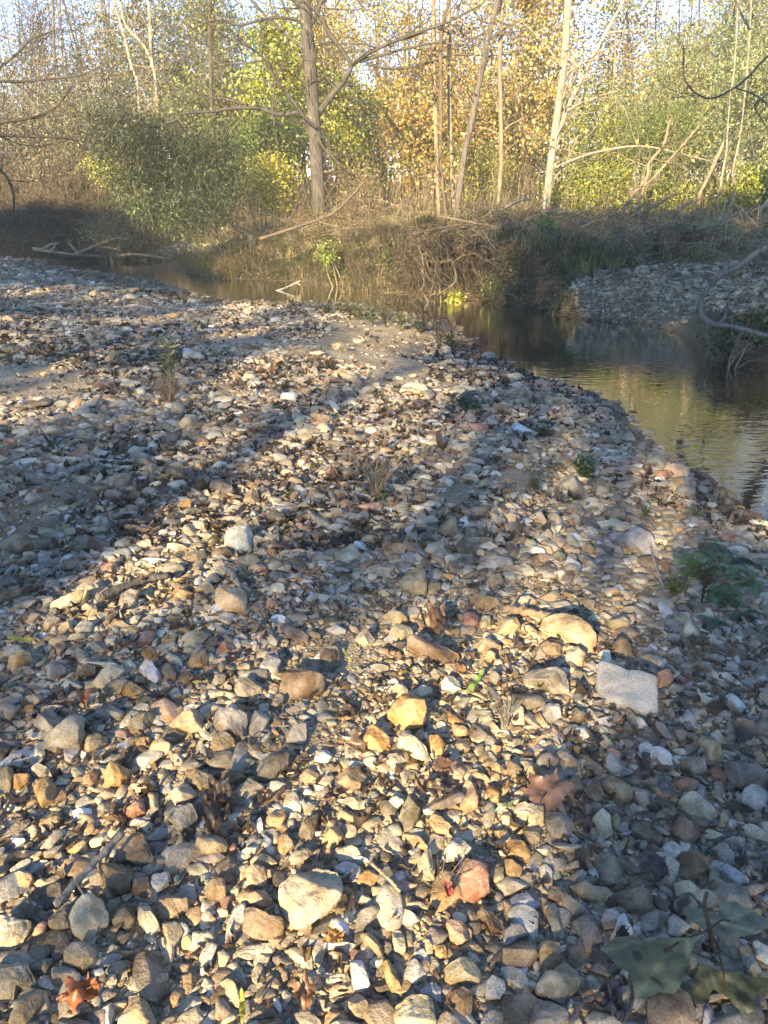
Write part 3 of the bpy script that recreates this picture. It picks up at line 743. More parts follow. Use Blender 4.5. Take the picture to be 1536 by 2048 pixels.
def scatter(P, r, sub, pal=GPAL, sink=.25, flat=(.32, .72), jit=.2):
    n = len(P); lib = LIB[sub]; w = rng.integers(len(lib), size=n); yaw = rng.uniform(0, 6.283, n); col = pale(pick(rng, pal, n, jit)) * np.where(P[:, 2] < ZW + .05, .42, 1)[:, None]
    for j in range(len(lib)):
        k = np.where(w == j)[0]
        if not len(k): continue
        V0, F0 = lib[j]; m = len(V0); sc = np.stack([r[k] * rng.uniform(1.05, 1.6, len(k)), r[k] * rng.uniform(.75, 1.1, len(k)), r[k] * rng.uniform(*flat, len(k))], 1)
        V = V0[None] * sc[:, None]; tx = rng.normal(0, .42, len(k)); c, s = np.cos(tx)[:, None], np.sin(tx)[:, None]
        V = np.stack([V[..., 0], V[..., 1] * c - V[..., 2] * s, V[..., 1] * s + V[..., 2] * c], -1); c, s = np.cos(yaw[k])[:, None], np.sin(yaw[k])[:, None]
        V = np.stack([V[..., 0] * c - V[..., 1] * s, V[..., 0] * s + V[..., 1] * c, V[..., 2]], -1) + P[k][:, None] + np.array([0, 0, 1.0]) * (r[k] * sink)[:, None, None]
        gravel.add(V.reshape(-1, 3), (F0[None] + (np.arange(len(k)) * m)[:, None, None]).reshape(-1, 3), np.repeat(col[k], m, axis=0))
def bar_points(n, y0, y1, ext=1.5, edge=-.25):
    y = y0 + (y1 - y0) * rng.uniform(0, 1, n); half = .5 * 1536 / FPX * (y * math.cos(PITCH) + CAM_H * math.sin(PITCH)) + ext; x = rng.uniform(-1, 1, n) * half
    z, dn, df = terrain(np.stack([x, y], 1)); k = (dn > edge) & (df < .1); return np.stack([x, y, z], 1)[k], dn[k]
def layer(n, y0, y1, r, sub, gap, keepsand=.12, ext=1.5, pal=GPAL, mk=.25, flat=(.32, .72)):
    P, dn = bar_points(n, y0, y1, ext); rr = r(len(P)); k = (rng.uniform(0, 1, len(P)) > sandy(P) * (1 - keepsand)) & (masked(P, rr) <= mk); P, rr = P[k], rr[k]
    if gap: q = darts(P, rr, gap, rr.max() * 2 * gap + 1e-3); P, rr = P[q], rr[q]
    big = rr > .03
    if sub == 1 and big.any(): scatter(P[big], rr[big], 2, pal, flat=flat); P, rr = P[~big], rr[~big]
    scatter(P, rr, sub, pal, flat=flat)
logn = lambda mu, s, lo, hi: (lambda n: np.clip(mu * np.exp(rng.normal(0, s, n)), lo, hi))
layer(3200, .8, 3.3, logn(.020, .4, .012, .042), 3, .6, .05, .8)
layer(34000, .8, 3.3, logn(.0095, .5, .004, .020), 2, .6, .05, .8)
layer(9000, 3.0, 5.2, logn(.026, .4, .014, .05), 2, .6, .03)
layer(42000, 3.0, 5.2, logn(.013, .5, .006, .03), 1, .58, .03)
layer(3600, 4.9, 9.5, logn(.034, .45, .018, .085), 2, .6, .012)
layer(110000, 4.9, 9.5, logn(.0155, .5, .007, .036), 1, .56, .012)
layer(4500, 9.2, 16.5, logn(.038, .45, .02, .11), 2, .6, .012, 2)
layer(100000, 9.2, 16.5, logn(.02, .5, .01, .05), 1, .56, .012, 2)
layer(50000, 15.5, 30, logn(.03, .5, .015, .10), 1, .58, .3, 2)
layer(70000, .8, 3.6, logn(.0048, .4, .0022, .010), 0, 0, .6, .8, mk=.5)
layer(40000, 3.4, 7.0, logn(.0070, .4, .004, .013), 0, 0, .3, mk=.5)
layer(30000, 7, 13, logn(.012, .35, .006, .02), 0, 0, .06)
LIT_ = 0
# gravel caught on the far bank: the pale spit at the bend and the cut ledge on the right
def hits(q):
    D = rays(q[:, 0], q[:, 1]); t0 = np.full(len(q), 6.0); done = np.zeros(len(q), bool)
    for t in np.arange(6.5, 34, .5):
        P = CP + D * t; low = (P[:, 2] < terrain(P)[0]) & ~done; done |= low; t0[~done] = t
    a, b = t0, t0 + .5
    for _ in range(7):
        c = (a + b) / 2; P = CP + D * c[:, None]; low = P[:, 2] < terrain(P)[0]; b = np.where(low, c, b); a = np.where(low, a, c)
    return CP + D * b[:, None]
def image_patch(n, poly, r, sub, sink=.25, pal=GPAL):
    poly = np.array(poly, float); lo, hi = poly.min(0), poly.max(0); q = lo + (hi - lo) * rng.uniform(0, 1, (n, 2)); q = q[inside(q[:, 0], q[:, 1], poly)]
    P = hits(q); k = (P[:, 1] < 29) & (P[:, 1] > 7); P = P[k]; scatter(P, r(len(P)), sub, pal, sink)
image_patch(900, [(285, 521), (300, 505), (380, 488), (425, 492), (415, 515), (345, 523)], logn(.06, .4, .03, .13), 1, pal=[(3, PAL['C']), (2, PAL['T']), (1, PAL['W'])])
image_patch(3000, [(1130, 572), (1200, 545), (1330, 530), (1570, 522), (1570, 630), (1400, 625), (1300, 608), (1240, 590), (1150, 585)], logn(.028, .5, .012, .07), 1, pal=[(2, PAL['T']), (4, PAL['G']), (4, PAL['D'])])
image_patch(3200, [(1140, 566), (1320, 556), (1440, 590), (1340, 668), (1230, 650), (1145, 625)], logn(.018, .5, .008, .06), 1, sink=-.15, pal=[(2, PAL['T']), (3, PAL['G']), (5, PAL['D'])])
gv = obj('gravel', gravel.mesh('gravel', M_STONE)); tag(gv, 'loose pale and brown gravel covering the creek bar', 'gravel', kind='stuff')
# ------------------------------------------------------------------ leaf litter, fallen leaves, sticks and plants on the bar
rng = rg(501)
def curled(mb, P, size, col, rng, N=None):
    """curled scraps of dead leaf, each a bent little sheet"""
    n = len(P); u = np.linspace(-1, 1, 4); U, Vv = np.meshgrid(u, np.linspace(-1, 1, 4)); U, Vv = U.ravel(), Vv.ravel()
    wd = np.sqrt(np.clip(1 - U ** 2 * .8, .05, 1)); jag = 1 + .25 * rng.standard_normal((n, 16))
    X = U[None] * jag; Y = (Vv * wd)[None] * .7 * jag; k1, k2 = rng.normal(.8, .7, n)[:, None], rng.normal(.5, .8, n)[:, None]
    Z = k1 * Y ** 2 + k2 * X ** 2 * .6 + .2 * rng.standard_normal((n, 16)); L = np.stack([X, Y, Z], -1) * size[:, None, None]
    a = rng.uniform(0, 6.28, n); t = rng.normal(0, .5, n); c, s = np.cos(t)[:, None], np.sin(t)[:, None]
    L = np.stack([L[..., 0], L[..., 1] * c - L[..., 2] * s, L[..., 1] * s + L[..., 2] * c], -1); c, s = np.cos(a)[:, None], np.sin(a)[:, None]
    L = np.stack([L[..., 0] * c - L[..., 1] * s, L[..., 0] * s + L[..., 1] * c, L[..., 2]], -1) + P[:, None]
    f = np.array([[i * 4 + j, i * 4 + j + 1, i * 4 + j + 5, i * 4 + j + 4] for i in range(3) for j in range(3)])
    mb.add(L.reshape(-1, 3), (f[None] + (np.arange(n) * 16)[:, None, None]).reshape(-1, 4), np.repeat(col, 16, axis=0))
LP = [(6, (.065, .047, .031)), (5, (.10, .07, .043)), (3, (.15, .10, .06)), (1, (.21, .135, .075)), (.5, (.26, .15, .06))]
lit = MB(); NCL = Noise3(61, 2.2, 3, 2)
for n, y0, y1, s0 in ((5500, .8, 3.6, .0115), (14000, 3.2, 7.5, .017), (15000, 7, 16, .024)):
    P, dn = bar_points(n, y0, y1, .8, 0.0); k = NCL(P[:, :2]) + rng.normal(0, .7, len(P)) > -.1; P = P[k]; k = (masked(P, np.full(len(P), .02)) <= .3) & (rng.uniform(0, 1, len(P)) > sandy(P) * .9); P = P[k]
    P[:, 2] += .008 + rng.uniform(0, .016, len(P)); curled(lit, P, s0 * np.exp(rng.normal(0, .35, len(P))), pick(rng, LP, len(P), .2), rng)
tag(obj('leaf_litter', lit.mesh('leaf_litter', M_LEAF)), 'dark brown scraps of dead leaf caught between the stones', 'leaf litter', kind='stuff')
from mathutils.geometry import delaunay_2d_cdt
def sheet(name, pl, Pc, nrm, col, rng, step=.012, curl=.18, wav=.03, vein=None, spots=None, e1=None):
    """a thin leaf cut to an outline pl (metres, in its own plane), gently curled"""
    nrm = np.array(nrm, float); nrm /= np.linalg.norm(nrm); e1 = np.array([1., 0, 0]) if e1 is None else np.array(e1, float); e1 -= nrm * (e1 @ nrm); e1 /= np.linalg.norm(e1); e2 = np.cross(nrm, e1)
    lo, hi = pl.min(0), pl.max(0); g = np.stack(np.meshgrid(np.arange(lo[0], hi[0], step), np.arange(lo[1], hi[1], step)), -1).reshape(-1, 2) + rng.uniform(-.2, .2, 2) * step; g = g[inside(g[:, 0], g[:, 1], pl)]
    pts = [Vector(p) for p in np.concatenate([pl, g])]; m = len(pl)
    v, e, f, *_ = delaunay_2d_cdt(pts, [], [list(range(m))], 1, 1e-5); v = np.array([(p.x, p.y) for p in v]); f = np.array([t for t in f if len(t) == 3])
    sz = max(hi - lo); q = v / sz; z = sz * (curl * (q[:, 0] ** 2 + .6 * q[:, 1] ** 2) + wav * Noise3(int(rng.integers(1e6)), 9, 3, 2)(q))
    V = v[:, :1] * e1 + v[:, 1:] * e2 + z[:, None] * nrm; cc = np.repeat(np.array(col, float)[None], len(V), 0)
    if vein is not None:
        th = np.arctan2(q[:, 1] - vein[1], q[:, 0] - vein[0]); r = np.hypot(q[:, 0] - vein[0], q[:, 1] - vein[1])
        for a in vein[2:]: cc *= (1 + .9 * np.exp(-((r * np.sin(th - a)) / .018) ** 2) * (np.cos(th - a) > 0))[:, None]
    if spots is not None: cc *= np.where(Noise3(int(rng.integers(1e6)), 22, 3, 2)(q) > spots, .35, 1.0)[:, None]
    return V, f, cc
def lobed(n, rng, lobes=5, depth=.42):
    th = np.linspace(0, 2 * math.pi, n, endpoint=False); r = np.full(n, .56)
    for a, s in ((math.pi / 2, 1.0), (math.pi / 2 + .98, .95), (math.pi / 2 - .98, .95), (math.pi / 2 + 1.95, .72), (math.pi / 2 - 1.95, .72))[:lobes]:
        d = np.abs(np.angle(np.exp(1j * (th - a)))); r = np.maximum(r, s * (1 - .5 * np.minimum(d / .5, 1) ** .8))
    r *= 1 + .12 * np.abs(np.sin(th * 11)) + rng.normal(0, .03, n); return np.stack([np.cos(th) * r, np.sin(th) * r], 1) * .55
def lance(n=24, w=.16):
    t = np.linspace(0, 1, n // 2); y = w * np.sin(math.pi * t ** .8) ** .9 * .5; return np.concatenate([np.stack([t - .5, y], 1), np.stack([t[::-1][1:-1] - .5, -y[::-1][1:-1]], 1)])
# fallen leaves: px, py, size px, shape, colour, turn, curl, label
FALLEN = [(1092, 1588, 100, 'lobed', (.30, .165, .105), -.5, .10, 'pinkish brown lobed leaf lying flat on stones above the pale square stone'),
 (872, 1250, 88, 'lobed', (.15, .085, .045), .3, .9, 'large curled dark brown leaf among stones in the middle of the bar'),
 (165, 1988, 74, 'lobed', (.40, .14, .045), 1.9, 1.1, 'bright orange crumpled leaf near the bottom left corner'),
 (664, 947, 40, 'lobed', (.22, .11, .065), 2.6, .3, 'small fan shaped brown leaf left of the dry grass tuft'),
 (168, 1398, 40, 'lobed', (.38, .17, .09), .8, .7, 'small pinkish curled leaf beside the round pale blue stone'),
 (888, 1530, 50, 'lobed', (.20, .115, .065), 2.9, .25, 'flat brown pointed leaf below the dark square stone'),
 (862, 1580, 66, 'lobed', (.16, .11, .06), 1.2, .8, 'folded olive brown leaf left of the pointed orange stone'),
 (438, 1592, 70, 'lobed', (.10, .065, .038), 1.5, .9, 'upright folded dark brown leaf below the long dark boulder'),
 (432, 1640, 80, 'lobed', (.09, .06, .035), .2, .6, 'broad dark brown leaf lying in shadow above the tan dome stone'),
 (898, 1783, 30, 'lobed', (.28, .06, .05), .5, 1.5, 'small crumpled bright red leaf against the reddish six sided stone'),
 (672, 1872, 44, 'lobed', (.42, .21, .06), 2.0, .6, 'small yellow ochre curled leaf below the big cream boulder'),
 (612, 1992, 66, 'lobed', (.22, .11, .055), .1, .6, 'folded reddish brown leaf above the bottom edge'),
 (1311, 1733, 62, 'lobed', (.075, .055, .045), 1.0, .45, 'dark crumpled leaf in the shade left of the round brown stone'),
 (1226, 1984, 58, 'lobed', (.10, .085, .08), 2.4, .7, 'grey brown curled leaf under the big green seedling leaf'),
 (1232, 2020, 50, 'lobed', (.085, .07, .06), .2, .9, 'rolled grey leaf at the bottom edge beside the seedling'),
 (1334, 1574, 40, 'lobed', (.12, .115, .11), .6, .2, 'small flat grey leaf between stones in the shaded right side'),
 (952, 1362, 78, 'lance', (.20, .30, .06), .98, .1, 'long bright green leaf lying across stones near the pinkish round stone'),
 (46, 1277, 54, 'lance', (.22, .28, .05), .12, .1, 'slender yellow green leaf at the left edge'),
 (1010, 1612, 56, 'lance', (.26, .34, .18), .42, .1, 'pale green leaf blade pointing at the pinkish brown lobed leaf'),
 (484, 2016, 62, 'lance', (.40, .38, .06), -1.4, .5, 'curved yellow leaf blade standing at the bottom edge'),
 (812, 1347, 44, 'lance', (.36, .22, .08), -.2, .5, 'red and yellow leaf in the middle of the bar'),
 (694, 1312, 44, 'lance', (.30, .33, .06), -1.1, .5, 'small yellow leaf right of the dark upright block'),
 (1468, 1001, 22, 'lance', (.46, .40, .10), -.1, .0, 'tiny yellow leaf floating at the water edge')]
for px, py, s, sh, col, turn, curl, lab in FALLEN:
    P = hit(px, py, .045); d = np.linalg.norm(P - CP); m = s / FPX * d; pl = (lobed(72, rng) if sh == 'lobed' else lance()) * m
    c, s_ = math.cos(turn), math.sin(turn); pl = pl @ np.array([[c, s_], [-s_, c]]); tc = (CP - P) / d
    V, f, cc = sheet('leaf', pl, P, np.array([0, 0, 1.]) + tc * .55 + rng.normal(0, .08, 3), col, rng, m / 11, curl, .06 + .09 * min(curl, 1), vein=(0, 0, 1.57 + turn, .62 + turn, 2.52 + turn) if sh == 'lobed' else None)
    if curl > .5 and sh == 'lobed':       # dry leaves roll up along the midrib
        b_ = V @ np.array([math.cos(turn), math.sin(turn), 0]); V = V - np.outer(b_ * .3, [math.cos(turn), math.sin(turn), 0]) + np.outer(np.abs(b_) ** 1.3 * .3 * (m ** -.3) * rng.uniform(.5, 1), [0, 0, 1.]); V = V + rng.normal(0, m * .012, V.shape)
    mb = MB(); mb.add(V, f, cc)
    if sh == 'lobed': a = -1.57 + turn; mb.tube([V.mean(0), V.mean(0) + np.array([math.cos(a), math.sin(a), .25]) * m * .3, V.mean(0) + np.array([math.cos(a), math.sin(a), .1]) * m * .55], [m * .012] * 3, 4, np.array(col) * .8)
    if px == 1468: P[2] = ZW + .006
    tag(obj('fallen_leaf', mb.mesh('fallen_leaf', M_LEAF), loc=P), lab, 'leaf', 'fallen leaves on the bar')
def path(pts, lift=.02, n=0):
    """sight-line points laid on the ground (lift in metres)"""
    return np.array([hit(a, b, lift) for a, b in pts])
def smooth(P, n=16, wob=0, rng=None):
    P = np.asarray(P, float); t = np.linspace(0, len(P) - 1, n); i = np.clip(t.astype(int), 0, len(P) - 2); f = (t - i)[:, None]
    m = np.gradient(P, axis=0); f2, f3 = f * f, f * f * f
    Q = (2 * f3 - 3 * f2 + 1) * P[i] + (f3 - 2 * f2 + f) * m[i] + (-2 * f3 + 3 * f2) * P[i + 1] + (f3 - f2) * m[i + 1]
    return Q + (rng.standard_normal(Q.shape) * wob if wob else 0)
STICKS = [('stick', [(246, 1665), (180, 1735), (112, 1808)], 6.5, 5, (.30, .28, .24), .075, 'long straight grey stick at the lower left'),
 ('driftwood', [(338, 942), (380, 952), (420, 966), (462, 985)], 9, 13, (.17, .145, .12), .03, 'weathered dark log end half buried left of the middle'),
 ('driftwood', [(196, 1197), (240, 1177), (285, 1160), (335, 1152)], 9, 6, (.16, .135, .11), .05, 'curved dark root lying across pale stones on the left'),
 ('driftwood', [(1003, 1214), (1050, 1222), (1112, 1236)], 7, 9, (.30, .22, .15), .03, 'short splintered brown piece of wood above the big tan slab stone'),
 ('stick', [(610, 1948), (650, 1949), (692, 1951)], 3.4, 3.2, (.46, .38, .26), .03, 'short pale peeled stick beside the tall white stone at the bottom'),
 ('stick', [(412, 1029), (435, 1027), (458, 1028)], 2.6, 2.6, (.5, .42, .3), .03, 'tiny pale stick above the white slab stone'),
 ('twig', [(605, 1244), (650, 1239), (692, 1247)], 2.2, 1.6, (.2, .17, .14), .03, 'thin grey twig above the small white oval stone'),
 ('twig', [(742, 1726), (772, 1752), (800, 1782)], 3.2, 2.4, (.44, .36, .24), .04, 'dry straw coloured twig left of the reddish six sided stone'),
 ('driftwood', [(461, 1141), (472, 1160), (482, 1184)], 6, 4, (.46, .39, .28), .04, 'bleached splinter of wood below the white slab stone'),
 ('twig', [(572, 1335), (610, 1347), (664, 1362)], 3, 2, (.24, .2, .16), .05, 'thin stick along the back edge of the large three sided stone'),
 ('twig', [(1260, 1950), (1264, 2000), (1246, 2048)], 3.4, 4, (.17, .15, .135), .03, 'bent grey stem below the big green seedling leaf'),
 ('twig', [(1200, 1990), (1165, 2004), (1142, 2046)], 4, 5, (.2, .175, .155), .03, 'forked grey root at the bottom edge near the seedling'),
 ('twig', [(1296, 1078), (1312, 1132), (1329, 1182)], 2.0, 1.6, (.5, .46, .4), .06, 'long white straw leaning on the large grey slab stone'),
 ('twig', [(1290, 868 + 270), (1302, 1150), (1316, 1166)], 1.6, 1.4, (.45, .4, .33), .03, 'short white straw left of the leafy green weed')]
for nm, pts, a, b, col, lift, lab in STICKS:
    P = smooth(path(pts, lift), 18, 0); d = np.linalg.norm(P - CP, axis=1); o0 = P.mean(0); mb = MB(); r = np.linspace(a, b, 18) / FPX * d
    mb.tube(P - o0 + rng.standard_normal(P.shape) * r[:, None] * .12, r * (1 + .12 * rng.standard_normal(18)), 9, col, .12, rng)
    if nm != 'twig': 
        for _ in range(2): k = int(rng.integers(3, 14)); q = P[k] - o0; mb.tube([q, q + rng.normal(0, 1, 3) * r[k] * 2.2 + [0, 0, r[k]]], [r[k] * .5, r[k] * .25], 5, col)
    tag(obj(nm, mb.mesh(nm, M_BARK), loc=o0), lab, 'stick' if nm != 'driftwood' else 'driftwood')
# ---- the seedling at the lower right: three big leaves on one stem
def px_sheet(win, pts, lift, col, spots=None, vein=None, curl=.16, tilt=.9):
    poly = np.array(pts, float).reshape(-1, 2) / 3.84 + np.array(ORI[win]); (cx, cy), _ = centroid(poly); P = hit(cx, cy, lift); tc = (CP - P) / np.linalg.norm(CP - P)
    n = np.array([0, 0, 1.]) + tc * tilt; n /= np.linalg.norm(n); e1 = np.array([1., 0, 0]); e1 -= n * (e1 @ n); e1 /= np.linalg.norm(e1); e2 = np.cross(n, e1)
    D = rays(poly[:, 0], poly[:, 1]); Q = CP + D * (((P - CP) @ n) / (D @ n))[:, None] - P; pl = np.stack([Q @ e1, Q @ e2], 1)
    pp = []
    for i in range(len(pl)): a, b = pl[i], pl[(i + 1) % len(pl)]; pp += [a + (b - a) * t + rng.normal(0, .0012, 2) for t in (0, .33, .66)]
    V, f, cc = sheet('leaf', np.array(pp), P, n, col, rng, .006, curl, .04, vein=vein, spots=spots); return P, V, f, cc
base = hit(1424, 1905, .0); sd = empty('seedling', base); tag(sd, 'leafy seedling with large green leaves in the lower right corner', 'seedling')
stem = np.array([base, aty(1420, 1860, base[1] - .03), aty(1409, 1815, base[1] - .05), aty(1414, 1785, base[1] - .05)]); mb = MB(); mb.tube(smooth(stem - base, 10), np.linspace(.006, .0035, 10), 7, (.12, .075, .05)); obj('stem', mb.mesh('stem', M_BARK), sd)
for pts, lift, col, sp, vn, lab in (([240, 575, 380, 475, 500, 470, 700, 480, 900, 490, 1040, 505, 960, 545, 940, 620, 900, 790, 820, 890, 700, 905, 600, 950, 520, 960, 500, 890, 470, 790, 385, 720, 300, 620], .10, (.155, .155, .07), 1.75, (.42, .30, 3.35, 3.9, 4.5, 5.2), 'dark green leaf'),
        ([880, 300, 1010, 250, 1100, 300, 1180, 290, 1160, 205, 1300, 220, 1420, 270, 1550, 340, 1550, 420, 1460, 470, 1280, 490, 1150, 500, 1060, 450, 950, 370], .11, (.20, .205, .125), None, (-.1, 0, .3, -.4, 3.0), 'grey green leaf'),
        ([850, 880, 950, 800, 1010, 710, 1130, 745, 1250, 760, 1330, 750, 1560, 820, 1560, 900, 1440, 930, 1420, 1060, 1330, 1075, 1240, 960, 1120, 880, 1090, 900, 1080, 1000, 940, 1000], .045, (.16, .15, .045), .55, None, 'yellowing leaf with dark spots')):
    P, V, f, cc = px_sheet('d', pts, lift, col, sp, vn); lf = obj('leaf', mesh('leaf', V + (P - base), f, M_LEAF, cc), sd); lf['label'] = lab
    lf.name = 'leaf'
    mb = MB(); q = P - base; mb.tube(smooth([stem[1] - base, (stem[1] - base) * .5 + q * .5 + [0, 0, .015], q], 8), np.full(8, .0022), 5, (.15, .1, .06)); obj('leaf_stalk', mb.mesh('leaf_stalk', M_BARK), sd)
# ---- small plants on the bar
def weed(name, px, py, hpx, label, group=None, kind='herb', leafcol=(.05, .10, .035), stemcol=(.2, .17, .1), nst=6, leaf=(.05, .025), spread=.5, nl=9, cat='plant', wob=.12):
    P = hit(px, py, 0); d = np.linalg.norm(P - CP); h = hpx / FPX * d; root = empty(name, P); tag(root, label, cat, group); g = rg(int(px * 7 + py)); st = MB(); lv = MB(); k = 7
    az = g.uniform(0, 6.28, nst); sp = g.uniform(.15, 1, nst) * spread; hh = h * g.uniform(.55, 1.05, nst); t = np.linspace(0, 1, k)[None, :, None]
    dv = np.stack([np.cos(az) * sp, np.sin(az) * sp, np.ones(nst)], 1)[:, None]; pth = t * dv * hh[:, None, None]; pth[..., 2] -= (t[..., 0] ** 2 * hh[:, None] * sp[:, None] * .35); pth[..., 2] -= .02 * (1 - t[..., 0]) ** 6
    pth = pth + np.cumsum(g.standard_normal((nst, k, 3)) * wob * .25, 1) * hh[:, None, None] * .25 * t; rr = np.clip(h * .010, .0008, .004)
    st.strands(pth, pick(g, [(1, stemcol)], nst, .2), np.full(nst, rr), np.full(nst, rr * .45))
    if kind in ('herb', 'broad') and nl:
        ii = np.repeat(np.arange(nst), nl); tt = g.integers(2 if kind == 'herb' else 1, k, len(ii)); base_ = pth[ii, tt]; D = g.standard_normal((len(ii), 3)); D[:, 2] = np.abs(D[:, 2]) * .35 + .1
        if kind == 'herb': lv.leaves(base_, D, leaf[0] * g.uniform(.5, 1.2, len(ii)), leaf[1] * g.uniform(.6, 1.1, len(ii)), pick(g, [(1, leafcol)], len(ii), .22), g)
        else: 
            for b_, d_ in zip(base_, D): broad(lv, b_, d_ / np.linalg.norm(d_), leaf[0] * g.uniform(.6, 1.2), leaf[1] * g.uniform(.7, 1.1), np.array(leafcol) * math.exp(g.normal(0, .2)), g)
    if kind == 'dry' and nl:
        m = nst * nl; ii = np.repeat(np.arange(nst), nl); b_ = pth[ii, g.integers(2, k, m)]; D = g.standard_normal((m, 3)); D /= np.linalg.norm(D, axis=1)[:, None]; D[:, 2] = np.abs(D[:, 2]); L = h * g.uniform(.08, .3, m); q = b_[:, None] + np.linspace(0, 1, 4)[None, :, None] * D[:, None] * L[:, None, None]
        st.strands(q, pick(g, [(1, stemcol)], m, .2), np.full(m, rr * .5), np.full(m, rr * .25))
    obj('stems', st.mesh('stems', M_BARK), root)
    if lv.n: obj('leaves', lv.mesh('leaves', M_LEAF), root)
    return root
def broad(mb, b, d, L, Wd, col, g):
    """one broad leaf with a folded midrib and wavy rim"""
    s = np.cross(d, [0, 0, 1.]); s /= np.linalg.norm(s) + 1e-9; n = np.cross(s, d); n = n if n[2] > 0 else -n; t = np.linspace(0, 1, 7); w = np.sin(math.pi * (.04 + .92 * t) ** .8) * Wd * .5
    mid = b + np.outer(t * L, d) - np.outer(t ** 2 * L * .35, [0, 0, 1.]); rows = []
    for u in (-1, -.5, 0, .5, 1): rows.append(mid + np.outer(w * u, s) + np.outer(w * abs(u) * .45 + g.normal(0, .04, 7) * Wd * abs(u), n))
    V = np.stack(rows, 1).reshape(-1, 3); F = np.array([[i * 5 + j, i * 5 + j + 1, i * 5 + j + 6, i * 5 + j + 5] for i in range(6) for j in range(4)]); c = np.repeat(np.array(col)[None], 35, 0); c[2::5] *= 1.35; mb.add(V, F, c)
weed('leafy_weed', 1400, 1165, 95, 'leafy dark green weed with broad round leaves near the water', kind='broad', nst=9, nl=4, leaf=(.085, .058), leafcol=(.11, .20, .08), spread=.9)
weed('leafy_weed', 1458, 1205, 80, 'leafy green weed sprawling right of the upright weed with round leaves', kind='broad', nst=8, nl=3, leaf=(.085, .058), leafcol=(.12, .21, .085), spread=1.1)
weed('leafy_weed', 1440, 1130, 36, 'low flat dark green weed behind the broad leaved weeds', kind='broad', nst=7, nl=3, leaf=(.10, .05), leafcol=(.06, .10, .06), spread=1.8)
weed('feathery_weed', 1352, 1195, 60, 'feathery yellow green weed left of the broad leaved weeds', nst=14, nl=22, leaf=(.03, .008), leafcol=(.14, .16, .045), spread=.7)
weed('seed_stalk', 1402, 1210, 95, 'dark dry seed stalk in front of the broad leaved weeds', kind='dry', nst=4, nl=30, stemcol=(.09, .07, .05), spread=.25)
weed('leaf_sprig', 1425, 1258, 26, 'small sprig of two grey green leaves below the broad leaved weeds', kind='broad', nst=3, nl=2, leaf=(.10, .045), leafcol=(.07, .13, .075), spread=1.3)
weed('leaf_sprig', 1492, 1243, 22, 'small grey green leaf sprig near the right edge', kind='broad', nst=3, nl=2, leaf=(.08, .035), leafcol=(.06, .11, .06), spread=1.2)
weed('leaf_sprig', 1160, 1250, 20, 'thin green leaf sprig behind the big tan slab stone', kind='broad', nst=3, nl=2, leaf=(.09, .03), leafcol=(.05, .10, .055), spread=1.4)
weed('green_herb', 1172, 960, 52, 'bushy dark green herb beside the big leaning grey stone', nst=14, nl=12, leaf=(.06, .022), leafcol=(.055, .10, .035), spread=.6)
weed('green_herb', 1070, 985, 44, 'small feathery green herb left of the bushy herb', nst=10, nl=16, leaf=(.035, .009), leafcol=(.08, .12, .045), spread=.7)
weed('green_herb', 932, 822, 32, 'low grey green herb patch on the bar', kind='broad', nst=14, nl=3, leaf=(.11, .06), leafcol=(.085, .135, .085), spread=1.6)
weed('green_herb', 1085, 880, 34, 'small dark herb with olive leaves near the water edge', nst=9, nl=9, leaf=(.05, .02), leafcol=(.07, .08, .035), spread=.5)
weed('green_herb', 1292, 1042, 44, 'thin reddish sprout with small green leaves above the grey slab stone', nst=6, nl=10, leaf=(.035, .014), leafcol=(.08, .12, .04), stemcol=(.2, .09, .06), spread=.6)
weed('green_herb', 1388, 1040, 30, 'tiny green sprout at the water edge', nst=7, nl=8, leaf=(.03, .012), leafcol=(.10, .14, .05), spread=.8)
weed('dry_grass_tuft', 752, 995, 105, 'tall dry grass tuft with pale straw stalks in the middle', kind='dry', nst=44, nl=3, stemcol=(.42, .32, .2), spread=.5, wob=.5)
weed('green_herb', 766, 1006, 24, 'short green blades at the foot of the dry grass tuft', nst=9, nl=3, leaf=(.06, .010), leafcol=(.09, .15, .04), spread=.6)
weed('dry_grass_tuft', 338, 806, 66, 'low tuft of dry pinkish stalks on the left of the bar', kind='dry', nst=60, nl=3, stemcol=(.30, .22, .16), spread=.8, wob=.5)
weed('green_herb', 342, 790, 108, 'slender upright weed with narrow olive leaves on the left', nst=6, nl=30, leaf=(.075, .014), leafcol=(.10, .12, .045), spread=.22)
weed('dry_stalks', 1012, 1462, 112, 'bent dry straw stalks leaning up and left among the stones', kind='dry', nst=11, nl=2, stemcol=(.38, .32, .24), spread=.38, wob=.3)
weed('dry_stalks', 1040, 1015, 74, 'bleached white bent stalks near the middle right', kind='dry', nst=8, nl=1, stemcol=(.52, .49, .44), spread=.75, wob=.2)
weed('dry_stalks', 462, 998, 44, 'small white branching dry stalk right of the dark log end', kind='dry', nst=5, nl=7, stemcol=(.5, .47, .42), spread=.5)
weed('dry_stalks', 880, 1790, 78, 'fine dry straw tangle left of the reddish six sided stone', kind='dry', nst=12, nl=5, stemcol=(.40, .32, .19), spread=1.1, wob=.6)
weed('green_grass_tuft', 503, 600, 22, 'small green grass tuft on the bar beside the far water', nst=40, nl=2, leaf=(.16, .012), leafcol=(.16, .22, .06), spread=.7)
for i, (x, y, h) in enumerate([(878, 704, 88), (905, 722, 70), (962, 720, 64), (935, 735, 40), (1002, 720, 50), (772, 655, 80), (800, 650, 58), (745, 648, 48), (850, 668, 64), (700, 640, 36), (1040, 760, 36), (1068, 812, 34)]):
    weed('leafless_weed', x, y, h, 'dark leafless weed stalks standing in a loose row along the near water edge', 'dark weed stalks along the water edge', kind='dry', nst=9, nl=9, stemcol=(.085, .065, .045), spread=.35)
